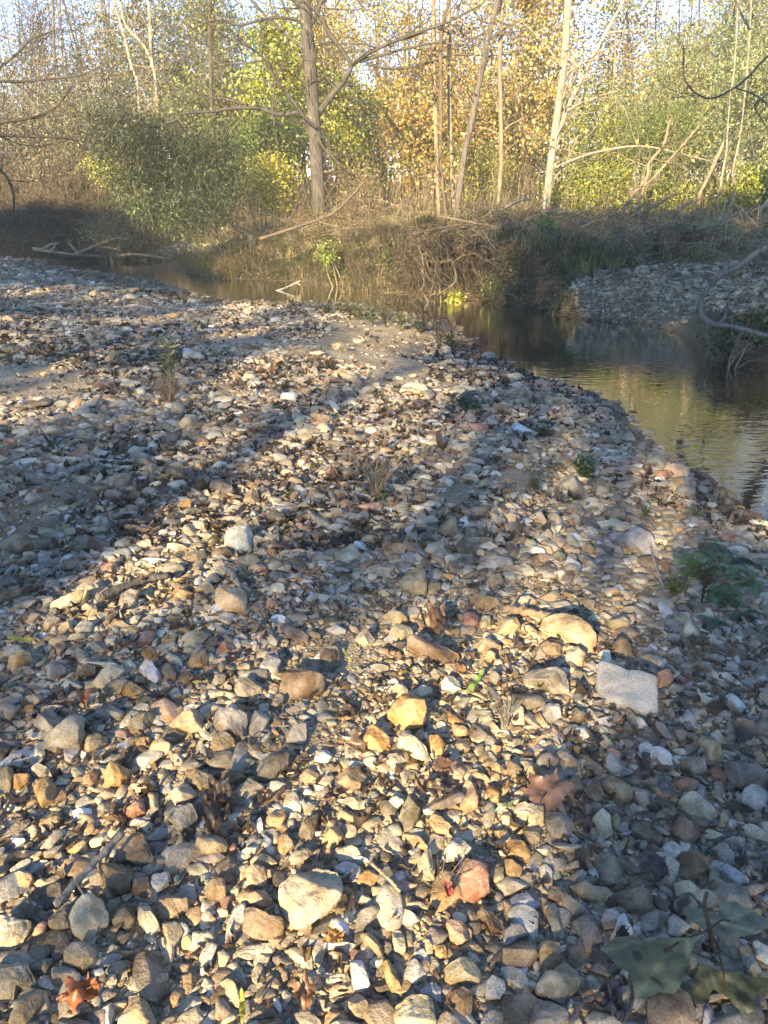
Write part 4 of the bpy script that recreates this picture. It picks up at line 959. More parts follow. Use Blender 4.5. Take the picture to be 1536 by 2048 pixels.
for i, (x, y, h) in enumerate([(715, 640, 34), (742, 652, 44), (800, 662, 46), (838, 668, 34), (690, 628, 24), (770, 640, 40), (905, 700, 30), (655, 630, 20)]):
    weed('green_herb', x, y, h, 'low green weed in the patch of growth behind the sand', 'low weeds behind the sand patch', nst=12, nl=9, leaf=(.08, .022), leafcol=(.085, .11, .04), spread=.8)
# ------------------------------------------------------------------ far bank: grass, roots, driftwood
rng = rg(900)
LEDGE = np.array([(1125, 560), (1200, 538), (1330, 522), (1640, 512), (1640, 640), (1440, 640), (1340, 672), (1230, 655), (1140, 630)], float)
def bank_pts(n, x0, x1, d0, d1, ymax=60):
    """random points on the far bank between two distances from the water"""
    x = rng.uniform(x0, x1, n * 2); y = rng.uniform(7, ymax, n * 2); z, dn, df = terrain(np.stack([x, y], 1)); k = (df > d0) & (df < d1) & (np.abs(x) < .62 * y + 2); Q = np.stack([x, y, z], 1); qx, qy, _ = project(Q); k &= ~(inside(qx, qy, LEDGE) & (rng.uniform(0, 1, len(x)) < .93)); return np.stack([x, y, z], 1)[k][:n], df[k][:n]
GRASSP = [(6, (.48, .38, .21)), (3, (.38, .30, .16)), (3, (.22, .23, .08)), (3, (.32, .32, .09)), (1, (.2, .15, .09))]
BANKP = [(4, (.24, .19, .12)), (5, (.34, .28, .17)), (5, (.14, .17, .055)), (4, (.21, .23, .075)), (2, (.10, .08, .055))]
gr = MB()
for n, d0, d1, L0, pal, ym in ((46000, .05, 1.6, .18, BANKP, 27), (36000, 1.0, 5.5, .26, GRASSP, 30), (16000, 5, 14, .5, GRASSP, 45)):
    P, df = bank_pts(n * 6, -18, 12, d0, d1, ym); clump = Noise3(int(n), 1.7, 4, 2)(P[:, :2]); k = (clump + rng.normal(0, .6, len(P)) > -.1) & ~((P[:, 0] > 1.2) & (P[:, 1] < 17.5) & (rng.uniform(0, 1, len(P)) < .72)); P = P[k][:n]
    P = P[~((P[:, 0] > 2.6) & (P[:, 1] < 13.5) & (rng.uniform(0, 1, len(P)) < .8))]; m = len(P); az = rng.uniform(0, 6.28, m); D = np.stack([np.cos(az), np.sin(az), 0 * az], 1); D += np.array([0, -.35, 0]); P[:, 2] -= .02
    gr.blades(P, D, L0 * np.exp(rng.normal(0, .4, m)), np.full(m, .007) + .004 * (L0 > .3), pick(rng, pal, m, .22), rng.uniform(.5, 2.0, m))
# tufts overhanging the lip of the bank
P, df = bank_pts(2600, -8, 6.5, .12, 1.4, 23)
for i in range(0, len(P), 1):
    m = 26; q = P[i] + rng.normal(0, .09, (m, 3)) * [1, 1, .25]; az = rng.normal(-1.57, .9, m); D = np.stack([np.cos(az), np.sin(az), 0 * az], 1); gr.blades(q, D, .30 * np.exp(rng.normal(0, .35, m)), np.full(m, .007), pick(rng, BANKP if rng.uniform() < .55 else GRASSP, 1, .1) * np.exp(rng.normal(0, .15, (m, 1))), rng.uniform(.6, 1.6, m))
tag(obj('grass', gr.mesh('grass', M_LEAF)), 'dry tan and green grass growing over the far bank', 'grass', kind='stuff')
# roots and dead stems hanging down the face of the bank
rt = MB(); P, df = bank_pts(10000, -15, 6.5, .15, 1.3, 27); m = len(P); k = 6; t = np.linspace(0, 1, k)[None, :, None]; az = rng.normal(-1.5, .8, m)
D = np.stack([np.cos(az), np.sin(az) * .8, rng.normal(-.35, .5, m)], 1); L = .38 * np.exp(rng.normal(0, .5, m)); Q = P[:, None] + t * (D * L[:, None])[:, None] + np.cumsum(rng.standard_normal((m, k, 3)) * .03, 1); Q[..., 2] -= .25 * (t[..., 0] ** 2) * L[:, None]; Q[..., 2] = np.maximum(Q[..., 2], ZW + .03 + .1 * rng.uniform(0, 1, (m, 1)))
rt.strands(Q, pick(rng, [(4, (.16, .12, .085)), (3, (.27, .215, .15)), (3, (.09, .07, .05))], m, .2), np.exp(rng.normal(-5.3, .5, m)), np.full(m, .0018))
k = 6; t = np.linspace(0, 1, k)[None, :, None]; P, df = bank_pts(9000, -18, 12, .6, 5, 30); m = len(P); az = rng.uniform(0, 6.28, m); D = np.stack([np.cos(az), np.sin(az), rng.normal(.12, .25, m)], 1); L = .7 * np.exp(rng.normal(0, .5, m)); Q = P[:, None] + [0, 0, .06] + (t - .3) * (D * L[:, None])[:, None] + np.cumsum(rng.standard_normal((m, k, 3)) * .03, 1)
rt.strands(Q, pick(rng, [(4, (.30, .235, .155)), (3, (.2, .15, .1)), (2, (.38, .32, .23))], m, .2), np.exp(rng.normal(-5.0, .55, m)), np.full(m, .002))
P, df = bank_pts(4200, -12, 12, .9, 6, 28); m = len(P); k = 7; t = np.linspace(0, 1, k)[None, :, None]; az = rng.uniform(0, 6.28, m); L = rng.uniform(.6, 2.0, m); D = np.stack([np.cos(az), np.sin(az), rng.uniform(.1, .9, m)], 1); Q = P[:, None] + t * (D * L[:, None])[:, None] + np.cumsum(rng.standard_normal((m, k, 3)) * .035, 1); Q[..., 2] -= .55 * t[..., 0] ** 2 * L[:, None]; Q[..., 2] = np.maximum(Q[..., 2], P[:, None, 2] - .1)
rt.strands(Q, pick(rng, [(5, (.44, .35, .23)), (3, (.33, .26, .18)), (1, (.18, .14, .1))], m, .2), np.full(m, .0085), np.full(m, .0025))
P, df = bank_pts(9000, -9, 12, .95, 3.6, 24); m = len(P); az = rng.uniform(0, 6.28, m); D = np.stack([np.cos(az), np.sin(az), rng.normal(.05, .3, m)], 1); L = .3 * np.exp(rng.normal(0, .4, m)); t = np.linspace(0, 1, 4)[None, :, None]; Q = P[:, None] + [0, 0, .05] + (t - .4) * (D * L[:, None])[:, None] + np.cumsum(rng.standard_normal((m, 4, 3)) * .02, 1)
rt.strands(Q, pick(rng, [(5, (.50, .40, .25)), (3, (.36, .28, .18)), (2, (.2, .15, .1))], m, .2), np.full(m, .0045), np.full(m, .0018))
P, df = bank_pts(5000, -18, -5.5, .3, 4, 30); m = len(P); hh = rng.uniform(.4, 1.7, m); D = np.stack([rng.normal(0, .25, m), rng.normal(-.05, .25, m), np.ones(m)], 1); t = np.linspace(0, 1, 5)[None, :, None]; Q = P[:, None] + t * (D * hh[:, None])[:, None] + np.cumsum(rng.standard_normal((m, 5, 3)) * .04, 1)
rt.strands(Q, pick(rng, [(4, (.24, .19, .13)), (3, (.15, .115, .08)), (2, (.34, .27, .18))], m, .2), np.full(m, .008), np.full(m, .003))
FACE = np.array([(370, 528), (520, 505), (700, 498), (1000, 488), (1130, 500), (1150, 640), (1060, 618), (960, 604), (800, 592), (600, 568), (400, 562)], float); LEFTF = np.array([(-60, 395), (240, 400), (300, 500), (200, 515), (60, 516), (-60, 516)], float)
ft = MB()
for poly, n, pal in ((FACE, 9000, [(4, (.20, .155, .10)), (3, (.31, .25, .16)), (3, (.10, .08, .055))]), (LEFTF, 4200, [(3, (.16, .125, .09)), (3, (.08, .065, .048)), (1, (.26, .21, .15))])):
    lo, hi = poly.min(0), poly.max(0); q = lo + (hi - lo) * rng.uniform(0, 1, (n * 2, 2)); q = q[inside(q[:, 0], q[:, 1], poly)]; P = hits(q); P = P[(P[:, 2] > ZW + .04) & (P[:, 1] < 33)]; m = len(P); k = 6; t = np.linspace(0, 1, k)[None, :, None]
    D = np.stack([rng.normal(0, .75, m), rng.normal(-.45, .3, m), rng.normal(-.25, .6, m)], 1); L = .26 * np.exp(rng.normal(0, .5, m)) * (1 + (poly is LEFTF)); Q = P[:, None] + (t - .25) * (D * L[:, None])[:, None] + np.cumsum(rng.standard_normal((m, k, 3)) * .02, 1) + [0, -.03, .02]; Q[..., 2] -= .3 * np.clip(t[..., 0] - .3, 0, 1) ** 2 * L[:, None]; Q[..., 2] = np.maximum(Q[..., 2], ZW + .02)
    rt.strands(Q, pick(rng, pal, m, .2), np.exp(rng.normal(-5.3, .5, m)), np.full(m, .0018))
    if poly is FACE:
        j = np.where(Noise3(17, 2.2, 3)(P) + rng.normal(0, .5, m) > .35)[0]; j = np.repeat(j, 3); gr2 = P[j] + rng.normal(0, .05, (len(j), 3)) + [0, -.05, .04]; D2 = rng.standard_normal((len(j), 3)) + [0, -.5, .3]
        ft.leaves(gr2, D2, rng.uniform(.03, .09, len(j)), rng.uniform(.018, .045, len(j)), pick(rng, [(3, (.12, .16, .045)), (2, (.20, .23, .065)), (3, (.22, .17, .10)), (1, (.34, .25, .12))], len(j), .2), rng)
tag(obj('bank_foliage', ft.mesh('bank_foliage', M_LEAF)), 'small green and dead leaves matted on the face of the far bank', 'undergrowth', kind='stuff')
tag(obj('dead_stems', rt.mesh('dead_stems', M_BARK)), 'tangle of roots and dead stems over the far bank', 'brush', kind='stuff')
def wpath(pts, y, n=14): return smooth(np.array([aty(a, b, yy) for (a, b), yy in zip(pts, np.broadcast_to(y, (len(pts),)) if np.ndim(y) == 0 else y)]), n)
def branch(name, parts, label, cat, col, loc=None, group=None, rough=.08):
    """one woody thing made of several traced stems: (points, depth, r0 px, r1 px)"""
    mb = MB(); o0 = None
    for pts, y, a, b in parts:
        Q = wpath(pts, y, 8 * len(pts)); o0 = Q[0].copy() if o0 is None else o0; d = Q[:, 1]; r = np.linspace(a, b, len(Q)) / FPX * d * 1.0
        mb.tube(Q - o0, r, 8 if a > 4 else 5, np.array(col) * math.exp(rng.normal(0, .08)), rough, rng)
    return tag(obj(name, mb.mesh(name, M_BARK), loc=o0), label, cat, group)
TANW, GREYW, DARKW = (.29, .23, .155), (.23, .21, .185), (.11, .085, .06)
branch('driftwood', [([(66, 497), (95, 502), (140, 508), (200, 512)], 23.3, 3.6, 2), ([(85, 500), (100, 490), (118, 487)], 23.3, 3.5, 1.5), ([(98, 505), (108, 495), (112, 483)], 23.2, 2.5, 1)], 'bleached driftwood branch with stubby forks at the far left water edge', 'driftwood', TANW, rough=.2)
branch('driftwood', [([(150, 508), (165, 503), (190, 492), (230, 478), (250, 480)], 23.1, 3.6, 1.4), ([(158, 506), (143, 493), (133, 478)], 23.1, 3.5, 1.2), ([(150, 500), (140, 485), (146, 478)], 23.0, 2, 1), ([(165, 503), (200, 487), (238, 470)], 23.2, 3, 1.2), ([(190, 494), (215, 495), (240, 500)], 23.2, 2.4, 1.2)], 'forked driftwood snag reaching right over the still water', 'driftwood', TANW)
branch('driftwood', [([(235, 512), (262, 508), (300, 512), (345, 518)], 23.5, 3.5, 2)], 'low driftwood log on the water line below the willow', 'driftwood', (.3, .24, .16))
branch('driftwood', [([(552, 583), (575, 574), (600, 562)], 16.5, 2.5, 1.4), ([(592, 566), (601, 570)], 16.5, 1.4, 1)], 'pale stick poking out of the water below the main tree', 'stick', (.44, .38, .29))
branch('fallen_branch', [([(1560, 482), (1510, 508), (1475, 535), (1440, 552), (1412, 580), (1401, 608), (1406, 632), (1430, 648), (1470, 654), (1545, 674)], [8.2, 8.3, 8.4, 8.5, 8.5, 8.5, 8.5, 8.4, 8.3, 8.2], 5.6, 4.2), ([(1437, 648), (1450, 632), (1456, 600), (1460, 575)], 8.4, 3, 1.5), ([(1445, 640), (1480, 628), (1530, 622)], 8.4, 1.8, 1)], 'bare grey branch curving out over the water from the right bank', 'branch', (.15, .135, .12), rough=.14)
branch('fallen_branch', [([(1475, 735), (1500, 722), (1545, 712)], 8.9, 3, 2), ([(1490, 705), (1545, 700)], 8.9, 2, 1.4), ([(1500, 738), (1545, 752)], 8.8, 2.4, 1.5)], 'thin dark twigs trailing into the water at the right edge', 'branch', (.14, .115, .09))
for pts, r, lab in (([(1165, 468), (1220, 474), (1290, 484)], 4, 'pale log lying on the flat behind the right bank'), ([(1230, 492), (1290, 488), (1345, 494)], 3, 'thin pale pole lying in front of the root stump'), ([(1300, 452), (1335, 436), (1384, 398)], 5, 'slanting dead pole behind the root stump'), ([(1352, 450), (1390, 428), (1436, 408)], 4.5, 'long dead pole leaning right behind the root stump'), ([(1277, 430), (1320, 405), (1358, 382)], 3.5, 'bleached leaning pole among the green bushes'), ([(1010, 415), (1040, 400), (1062, 398)], 4, 'grey bent log left of the pale twin trunks'), ([(830, 435), (870, 432), (960, 448), (995, 453)], 2.6, 'long thin fallen stem at the foot of the trunk group'), ([(520, 478), (590, 455), (660, 430), (700, 395), (730, 362)], 3.6, 'dark arched branch rising right from the foot of the main tree')):
    branch('fallen_log', [(pts, 17.4 if pts[0][0] < 1000 else 18.5 if pts[0][0] > 1290 or pts[0][0] == 1277 else 16.6, r, r * .6)], lab, 'log', TANW if 'dark' not in lab else (.16, .12, .09))
# the root stump on the right flat
y0 = 14.3; sb = aty(1362, 486, y0); sb[2] = gz(sb[0], sb[1]) - .05; st = empty('root_stump', sb); tag(st, 'dark upturned root stump on the flat above the right bank', 'stump')
v, f = rock(rg(31), 4, 6, .7, .95, 2.2, .16); v = v * [.36, .28, .30] + [0, 0, .22]; mb = MB(); mb.add(v, f, (.11, .08, .05)); obj('body', mb.mesh('body', M_BARK), st)
mb = MB(); g = rg(32)
for i in range(46):
    a = g.uniform(0, 6.28); p = np.array([math.cos(a) * .33, math.sin(a) * .22, g.uniform(.1, .5)]); q = [p]
    for j in range(5): q.append(q[-1] + np.array([math.cos(a), math.sin(a), g.normal(-.05, .6)]) * g.uniform(.05, .13) + g.normal(0, .04, 3))
    mb.tube(q, np.linspace(g.uniform(.008, .022), .003, 6), 5, (.16, .12, .08))
obj('roots', mb.mesh('roots', M_BARK), st)
# the mass of roots where the bank has been undercut
rb = aty(905, 500, 15.3); rm = empty('root_mass', rb); tag(rm, 'brown mass of hanging roots on the undercut bank below the trunk group', 'roots'); g = rg(33); mb = MB(); mt = MB()
for pts, r in (([(905, 522), (912, 560), (893, 578), (875, 590)], 4), ([(905, 520), (880, 524), (850, 520), (838, 500)], 5), ([(838, 490), (850, 540), (862, 562), (880, 568)], 3), ([(820, 470), (880, 455), (940, 450), (975, 460)], 3), ([(905, 525), (930, 510), (960, 508)], 3.5), ([(870, 545), (865, 575), (850, 600)], 2), ([(815, 480), (808, 520), (818, 570)], 2), ([(925, 470), (950, 490), (990, 495)], 2)): Q = wpath(pts, 14.75, 16); mb.tube(Q - rb, np.linspace(r, r * .5, 16) * .7 / FPX * 14.8, 6, (.15, .115, .08), .1, g)
obj('thick_roots', mb.mesh('thick_roots', M_BARK), rm)
n = 900; px, py = g.uniform(800, 985, n), 448 + g.gamma(2, 26, n); P = np.array([aty(a, min(b, 590), 14.95 + g.uniform(-.35, .45)) for a, b in zip(px, py)]) - rb; Dv = g.standard_normal((n, 3)) * [.6, .35, .5] + [0, -.1, -.45]; L = g.uniform(.15, .7, n); t = np.linspace(0, 1, 6)[None, :, None]; Q = P[:, None] + t * (Dv * L[:, None])[:, None] + np.cumsum(g.standard_normal((n, 6, 3)) * .028, 1)
mt.strands(Q, pick(g, [(3, (.16, .12, .08)), (2, (.28, .22, .15)), (3, (.08, .06, .042))], n, .2), np.exp(g.normal(-5.1, .5, n)), np.full(n, .002)); obj('fine_roots', mt.mesh('fine_roots', M_BARK), rm)
# ------------------------------------------------------------------ trees and shrubs beyond the creek
YG = [(4, (.42, .42, .075)), (3, (.30, .35, .06)), (2, (.54, .48, .10))]; GR = [(3, (.11, .165, .042)), (2, (.16, .21, .05)), (1, (.29, .31, .065))]; DG = [(5, (.030, .048, .020)), (3, (.055, .072, .03)), (1, (.13, .14, .06))]
SW = [(4, (.38, .41, .22)), (3, (.29, .34, .13)), (2, (.46, .48, .29)), (2, (.18, .23, .07))]; ORP = [(3, (.48, .31, .12)), (1, (.38, .21, .09)), (5, (.54, .46, .17)), (1, (.24, .17, .09)), (3, (.38, .38, .12))]; OY = [(4, (.54, .42, .12)), (3, (.44, .39, .10)), (2, (.46, .27, .08)), (1, (.24, .26, .07))]
MU = [(3, (.24, .225, .12)), (3, (.17, .185, .08)), (2, (.30, .25, .16))]; PK = [(3, (.27, .23, .19)), (3, (.20, .175, .14)), (1, (.33, .28, .16))]; RU = [(3, (.38, .20, .08)), (3, (.48, .35, .11)), (3, (.31, .31, .08))]; YW = [(4, (.48, .42, .06)), (3, (.36, .38, .06))]; TN = [(3, (.34, .26, .14)), (2, (.22, .2, .08)), (2, (.3, .17, .08))]
BK = dict(slate=(.118, .103, .088), grey=(.165, .14, .115), pale=(.40, .33, .245), dark=(.10, .085, .065), tan=(.33, .25, .165), brown=(.19, .135, .09))
def limbs(mb, tips, p, d, L, r, depth, g, col, gravity=.12, kids=(3, 5)):
    """grow a limb with side branches; ends are gathered in tips"""
    k = 6; q = [p]; dd = d / np.linalg.norm(d)
    for i in range(k - 1): dd = dd + g.normal(0, .17, 3) + np.array([0, 0, gravity]) * .35; dd /= np.linalg.norm(dd); q.append(q[-1] + dd * L / (k - 1))
    q = np.array(q); mb.tube(q, np.linspace(r, r * .4, k), 6 if r > .025 else 4 if r > .008 else 3, col)
    if depth == 0: tips.append(q[-1]); tips.append(q[3]); return
    for c in range(int(g.integers(*kids))):
        i = int(g.integers(2, k)); a = g.standard_normal(3); a -= dd * (a @ dd); a /= np.linalg.norm(a); limbs(mb, tips, q[i], dd * .75 + a * g.uniform(.5, 1), L * g.uniform(.45, .7), max(r * .5, .003), depth - 1, g, col, gravity, kids)
    tips.append(q[-1])
def crown_leaves(lv, tips, n, spread, L, Wd, pal, g, droop=0, shape=1.0):
    tips = np.array(tips); i = g.integers(len(tips), size=n); P = tips[i] + g.standard_normal((n, 3)) * spread * np.array([1, 1, .75]); D = g.standard_normal((n, 3)); D[:, 2] -= droop
    tint = np.exp(g.normal(0, .16, (len(tips), 1)))[i]; lv.leaves(P, D, L * g.uniform(.6, 1.25, n), Wd * g.uniform(.7, 1.2, n), np.clip(pick(g, pal, n, .18) * tint, .01, .85), g)
def foot(px, y, py=None):
    p = aty(px, 440, y); p[2] = gz(p[0], p[1]) - .06; return p
def crown_tree(name, label, px, y, cx, cy, rx, ry, nt_, nl, leaf, pal, bark='brown', cat='tree', group=None, rz=None, droop=.1, spread=.26, stems=1, up=None):
    """a tree or shrub: stems from the foot, twigs out to clumps all through the crown, leaves about the clumps"""
    g = rg(int(px * 13 + y * 100 + cy)); b = foot(px, y); root = empty(name, b); tag(root, label, cat, group); cc = aty(cx, cy, y) - b; s = y / FPX; ax = np.array([rx * s, (rz or rx * s * .75), ry * s]); tr, lv = MB(), MB()
    u = g.standard_normal((nt_ * 3, 3)); u /= np.linalg.norm(u, axis=1)[:, None]; u *= g.uniform(.12, 1, (len(u), 1)) ** .42; nz = Noise3(int(px + cy), 2.6, 2)(u); u = u[nz > -.35][:nt_]; T = cc + u * ax; T = T[T[:, 2] > .15]; bc = np.array(BK[bark])
    for s_ in range(stems):
        off = g.normal(0, .12, 3) * (stems > 1) * [1, 1, 0]; top = cc + g.normal(0, .25, 3) * ax * (.35 + .6 * (stems > 1)) + [0, 0, ax[2] * .55]; mid = (off + top) * .5 + g.normal(0, .05, 3) * np.linalg.norm(top); Q = smooth([off, mid, top], 16); hgt = max(top[2], .5)
        tr.tube(Q, np.linspace(.012 * hgt + .012, .006, 16) / (1 if stems == 1 else 1.5), 7, bc, .06, g)
    m = len(T); a = np.clip(g.uniform(.25, .8, m), 0, 1)[:, None] * (T * [0, 0, 1.] + cc * [1, 1, 0] * np.clip(T[:, 2:] / max(cc[2], .3), 0, 1)); a[:, 2] = np.clip(T[:, 2] - np.hypot(T[:, 0] - a[:, 0], T[:, 1] - a[:, 1]) * g.uniform(.5, 1.1, m), .05, None) ; t = np.linspace(0, 1, 6)[None, :, None]
    Q = a[:, None] * (1 - t) + T[:, None] * t; Q[..., 2] += .18 * np.sin(math.pi * t[..., 0]) * np.linalg.norm(T - a, axis=1)[:, None] * .5; Q = Q + g.standard_normal(Q.shape) * .035
    tr.strands(Q, np.repeat(bc[None], m, 0) * np.exp(g.normal(0, .15, (m, 1))), np.full(m, .011), np.full(m, .003)); crown_leaves(lv, list(T) + list(Q[:, 4]), nl, spread, leaf[0], leaf[1], pal, g, droop)
    if up:                                  # the upper crown, above the top of the picture: the creek mirrors it
        ux, uy, ua, ub, un = up; uc = aty(ux, uy, y) - b; w_ = g.standard_normal((160, 3)); w_ /= np.linalg.norm(w_, axis=1)[:, None]; w_ *= g.uniform(.15, 1, (160, 1)) ** .42; tt_ = uc + w_ * np.array([ua * s, ua * s * .75, ub * s]); crown_leaves(lv, list(tt_), un, spread, leaf[0] * 1.3, leaf[1] * 1.3, pal, g, droop)
        hub = uc * [1, 1, 0] + [0, 0, uc[2] - ub * s * .8]; tr.tube(smooth([cc * .6 + [0, 0, 0], (cc + hub) * .5 + g.normal(0, .15, 3), hub, uc], 14), np.linspace(.05, .015, 14), 6, bc); qq = hub * (1 - t) + tt_[:60, None] * t; qq[..., 2] += .5 * np.sin(math.pi * t[..., 0]); tr.strands(qq + g.standard_normal(qq.shape) * .12 * np.sin(math.pi * t), np.repeat(bc[None], 60, 0), np.full(60, .014), np.full(60, .004))
    obj('trunk', tr.mesh('trunk', M_BARK), root); obj('crown', lv.mesh('crown', M_LEAF), root); return root
BR, WL, SM = (.10, .075), (.115, .024), (.075, .05)
crown_tree('willow', 'bushy pale green willow at the far right, narrow silvery leaves low to the ground', 1520, 20.5, 1505, 270, 95, 165, 190, 14000, WL, SW, 'tan', droop=.5, up=(1620, -60, 170, 240, 9000))
crown_tree('willow', 'broad silvery willow crown against the blue gap at the upper right', 1440, 24, 1395, 190, 140, 130, 260, 18000, WL, SW, 'tan', droop=.5, up=(1500, -190, 190, 170, 9000))
crown_tree('willow', 'green narrow leaved willow below the silvery crown on the right', 1340, 22.5, 1330, 325, 110, 95, 190, 13000, WL, GR + [(2, (.22, .25, .09))], 'tan', droop=.4)
crown_tree('shrub', 'bright yellow green shrub right of the pale twin trunks', 1180, 20.5, 1178, 385, 78, 62, 110, 5500, SM, YG[:2] + GR[1:], 'tan', 'shrub', stems=4, spread=.2)
crown_tree('shrub', 'low sunlit green shrub at the right edge behind the flat', 1480, 19, 1475, 395, 85, 45, 90, 4200, SM, GR[1:] + YG[:1], 'tan', 'shrub', stems=4, spread=.2)
crown_tree('shrub', 'small yellow green bush among the leaning poles', 1350, 20, 1330, 400, 60, 38, 60, 2400, SM, YG[:2] + GR[1:2], 'tan', 'shrub', stems=3, spread=.18)
crown_tree('orange_tree', 'bright orange leaved tree between the leaning trunk and the pale twin trunks', 1050, 26.5, 1050, 170, 92, 190, 170, 9000, BR, ORP, 'brown', up=(1060, -170, 130, 170, 7000))
crown_tree('orange_tree', 'orange brown tree behind the trunk group', 930, 29, 925, 150, 105, 150, 150, 8000, BR, ORP[:2] + RU, 'brown')
crown_tree('autumn_tree', 'yellow and orange tree with sky gaps right of the main tree', 775, 29.5, 770, 110, 115, 130, 140, 7500, BR, OY, 'grey')
crown_tree('autumn_tree', 'golden tree directly behind the top of the main trunk', 640, 31, 640, 90, 80, 120, 110, 6000, BR, OY, 'grey')
crown_tree('green_tree', 'yellow green broad leaved tree right of the main trunk', 725, 25.5, 715, 265, 92, 95, 150, 8000, BR, YG + GR[:2], 'brown')
crown_tree('autumn_tree', 'rust and green mottled tree left of the trunk group', 842, 24.5, 835, 295, 82, 85, 120, 6000, BR, RU, 'brown')
crown_tree('green_tree', 'lime green tree left of the main trunk with dark shade below', 570, 24.5, 555, 185, 72, 118, 140, 8000, (.115, .085), YG[:2] + GR[1:], 'brown')
crown_tree('shrub', 'vivid yellow shrub left of the foot of the main tree', 548, 21.3, 545, 372, 58, 50, 90, 4200, SM, YW, 'tan', 'shrub', stems=4, spread=.18)
crown_tree('shrub', 'dark green shrub behind the vivid yellow shrub', 520, 23, 545, 290, 70, 75, 100, 5200, BR, GR[:2], 'brown', 'shrub', stems=3)
crown_tree('shrub', 'yellow green undergrowth shrub between the trunk group stems', 945, 24, 945, 360, 85, 70, 100, 5000, SM, YG + RU[1:], 'tan', 'shrub', stems=4, spread=.2)
crown_tree('shrub', 'thin tan shrub with dry leaves right of the foot of the main tree', 715, 21.5, 715, 390, 75, 48, 70, 1500, SM, TN, 'tan', 'shrub', stems=5, spread=.2)
crown_tree('green_tree', 'muted green tree above the leaning willow', 440, 27.5, 440, 130, 85, 120, 130, 7000, BR, GR + MU, 'grey')
crown_tree('green_tree', 'grey green tree with pale thin trunks at the upper left', 300, 30, 300, 110, 95, 120, 130, 6000, BR, MU + GR[:1], 'pale')
crown_tree('bare_tree', 'sparse pinkish brown tree against the sky at the left corner', 105, 32, 100, 120, 125, 135, 150, 2400, SM, PK, 'grey')
crown_tree('bare_tree', 'twiggy brown tree at the left edge above the dark bank', 60, 28, 55, 290, 110, 85, 130, 3800, SM, MU + PK, 'brown')
crown_tree('shrub', 'small yellow green shrub at the left end of the leaning willow', 215, 24.5, 212, 325, 34, 38, 50, 1700, SM, YG + GR[:1], 'brown', 'shrub', stems=3, spread=.16)
crown_tree('bare_tree', 'thin leafy tree under the sky gap at the upper right', 1260, 31, 1255, 110, 95, 115, 90, 1500, BR, OY + MU, 'pale')
crown_tree('autumn_tree', 'pale yellow tree at the top right corner', 1490, 30, 1490, 30, 70, 70, 80, 1900, BR, OY[:2] + SW[:1], 'pale')
crown_tree('shrub', 'brown dry thicket shrub left of the small yellow green shrub', 130, 25.5, 130, 335, 80, 50, 90, 1300, SM, TN + MU, 'grey', 'shrub', stems=6, spread=.2)
crown_tree('green_tree', 'tall yellow green sapling thicket right behind the pale twin trunks', 1205, 25, 1205, 280, 75, 115, 150, 8000, SM, YG[:2] + GR, 'tan', stems=3, up=(1250, -180, 130, 160, 7000))
crown_tree('green_tree', 'green undergrowth tree behind the thin trunk with the curved foot', 1020, 30, 1020, 330, 80, 95, 130, 7000, BR, YG + GR + RU[:1], 'brown', stems=2)
crown_tree('bare_tree', 'dense grey brown thicket of leafy stems left of the leaning willow', 170, 26.5, 165, 270, 95, 100, 190, 7000, SM, MU + GR[:1] + PK[:1], 'grey', stems=6)
crown_tree('bare_tree', 'tangled brown thicket at the far left edge above the dark bank', -10, 26.5, 0, 300, 80, 90, 150, 5200, SM, MU + PK, 'brown', stems=6)
crown_tree('green_tree', 'shadowy green tree behind the leaning willow', 400, 26, 400, 300, 90, 110, 150, 8500, BR, GR + MU[:2], 'brown', stems=2)
# the leaning willow at the bend
def traced_tree(name, label, stems, y, bark, cat='tree', group=None, twigs=0, tw_len=1.0, crown=None, extra=None):
    """a tree whose stems follow the photograph: (points, r0 px, r1 px[, depth list])"""
    g = rg(int(stems[0][0][0][0] * 31 + 7)); b = aty(*stems[0][0][0], y); zb = gz(b[0], b[1]); root = empty(name, b); tag(root, label, cat, group); mb = MB(); tips = []; bc = np.array(BK[bark])
    for si, s in enumerate(stems):
        pts, a, c = s[:3]; yy = s[3] if len(s) > 3 else y; Q = wpath(pts, yy, 7 * len(pts)) - b
        if si == 0: Q[0, 2] = min(Q[0, 2], zb - b[2]) - .12
        r = np.linspace(a, c, len(Q)) * (.8 if a > 3 else 1) / FPX * (Q[:, 1] + b[1])
        if si == 0: r = r * (1 + .45 * np.exp(-np.arange(len(Q)) / 1.6))
        mb.tube(Q, r, 12 if a > 6 else 7 if a > 2.5 else 5, bc * math.exp(g.normal(0, .06)), .07, g)
        for _ in range(int(twigs * len(pts))):
            i = int(g.integers(len(Q) // 4, len(Q))); d = Q[min(i + 1, len(Q) - 1)] - Q[i - 1]; d /= np.linalg.norm(d); q = g.standard_normal(3); limbs(mb, tips, Q[i], d * .6 + q * .6, tw_len * g.uniform(.4, 1.1), max(min(r[i] * .4, .02), .005), 1, g, bc, .05, (2, 4))
    obj('trunk', mb.mesh('trunk', M_BARK), root)
    if crown:
        lv = MB()
        for (cx, cy, rx, ry, yy, nt_, nl, leaf, pal, droop) in crown:
            cc = aty(cx, cy, yy) - b; s = yy / FPX; u = g.standard_normal((nt_ * 2, 3)); u /= np.linalg.norm(u, axis=1)[:, None]; u *= g.uniform(.1, 1, (len(u), 1)) ** .42; u = u[Noise3(int(cx), 2.6, 2)(u) > -.4][:nt_]; crown_leaves(lv, list(cc + u * np.array([rx * s, rx * s * .6, ry * s])), nl, .2, leaf[0], leaf[1], pal, g, droop)
        obj('crown', lv.mesh('crown', M_LEAF), root)
    elif tips and extra:
        lv = MB(); crown_leaves(lv, tips, extra[0], .12, extra[1][0], extra[1][1], extra[2], g); obj('crown', lv.mesh('crown', M_LEAF), root)
    return root
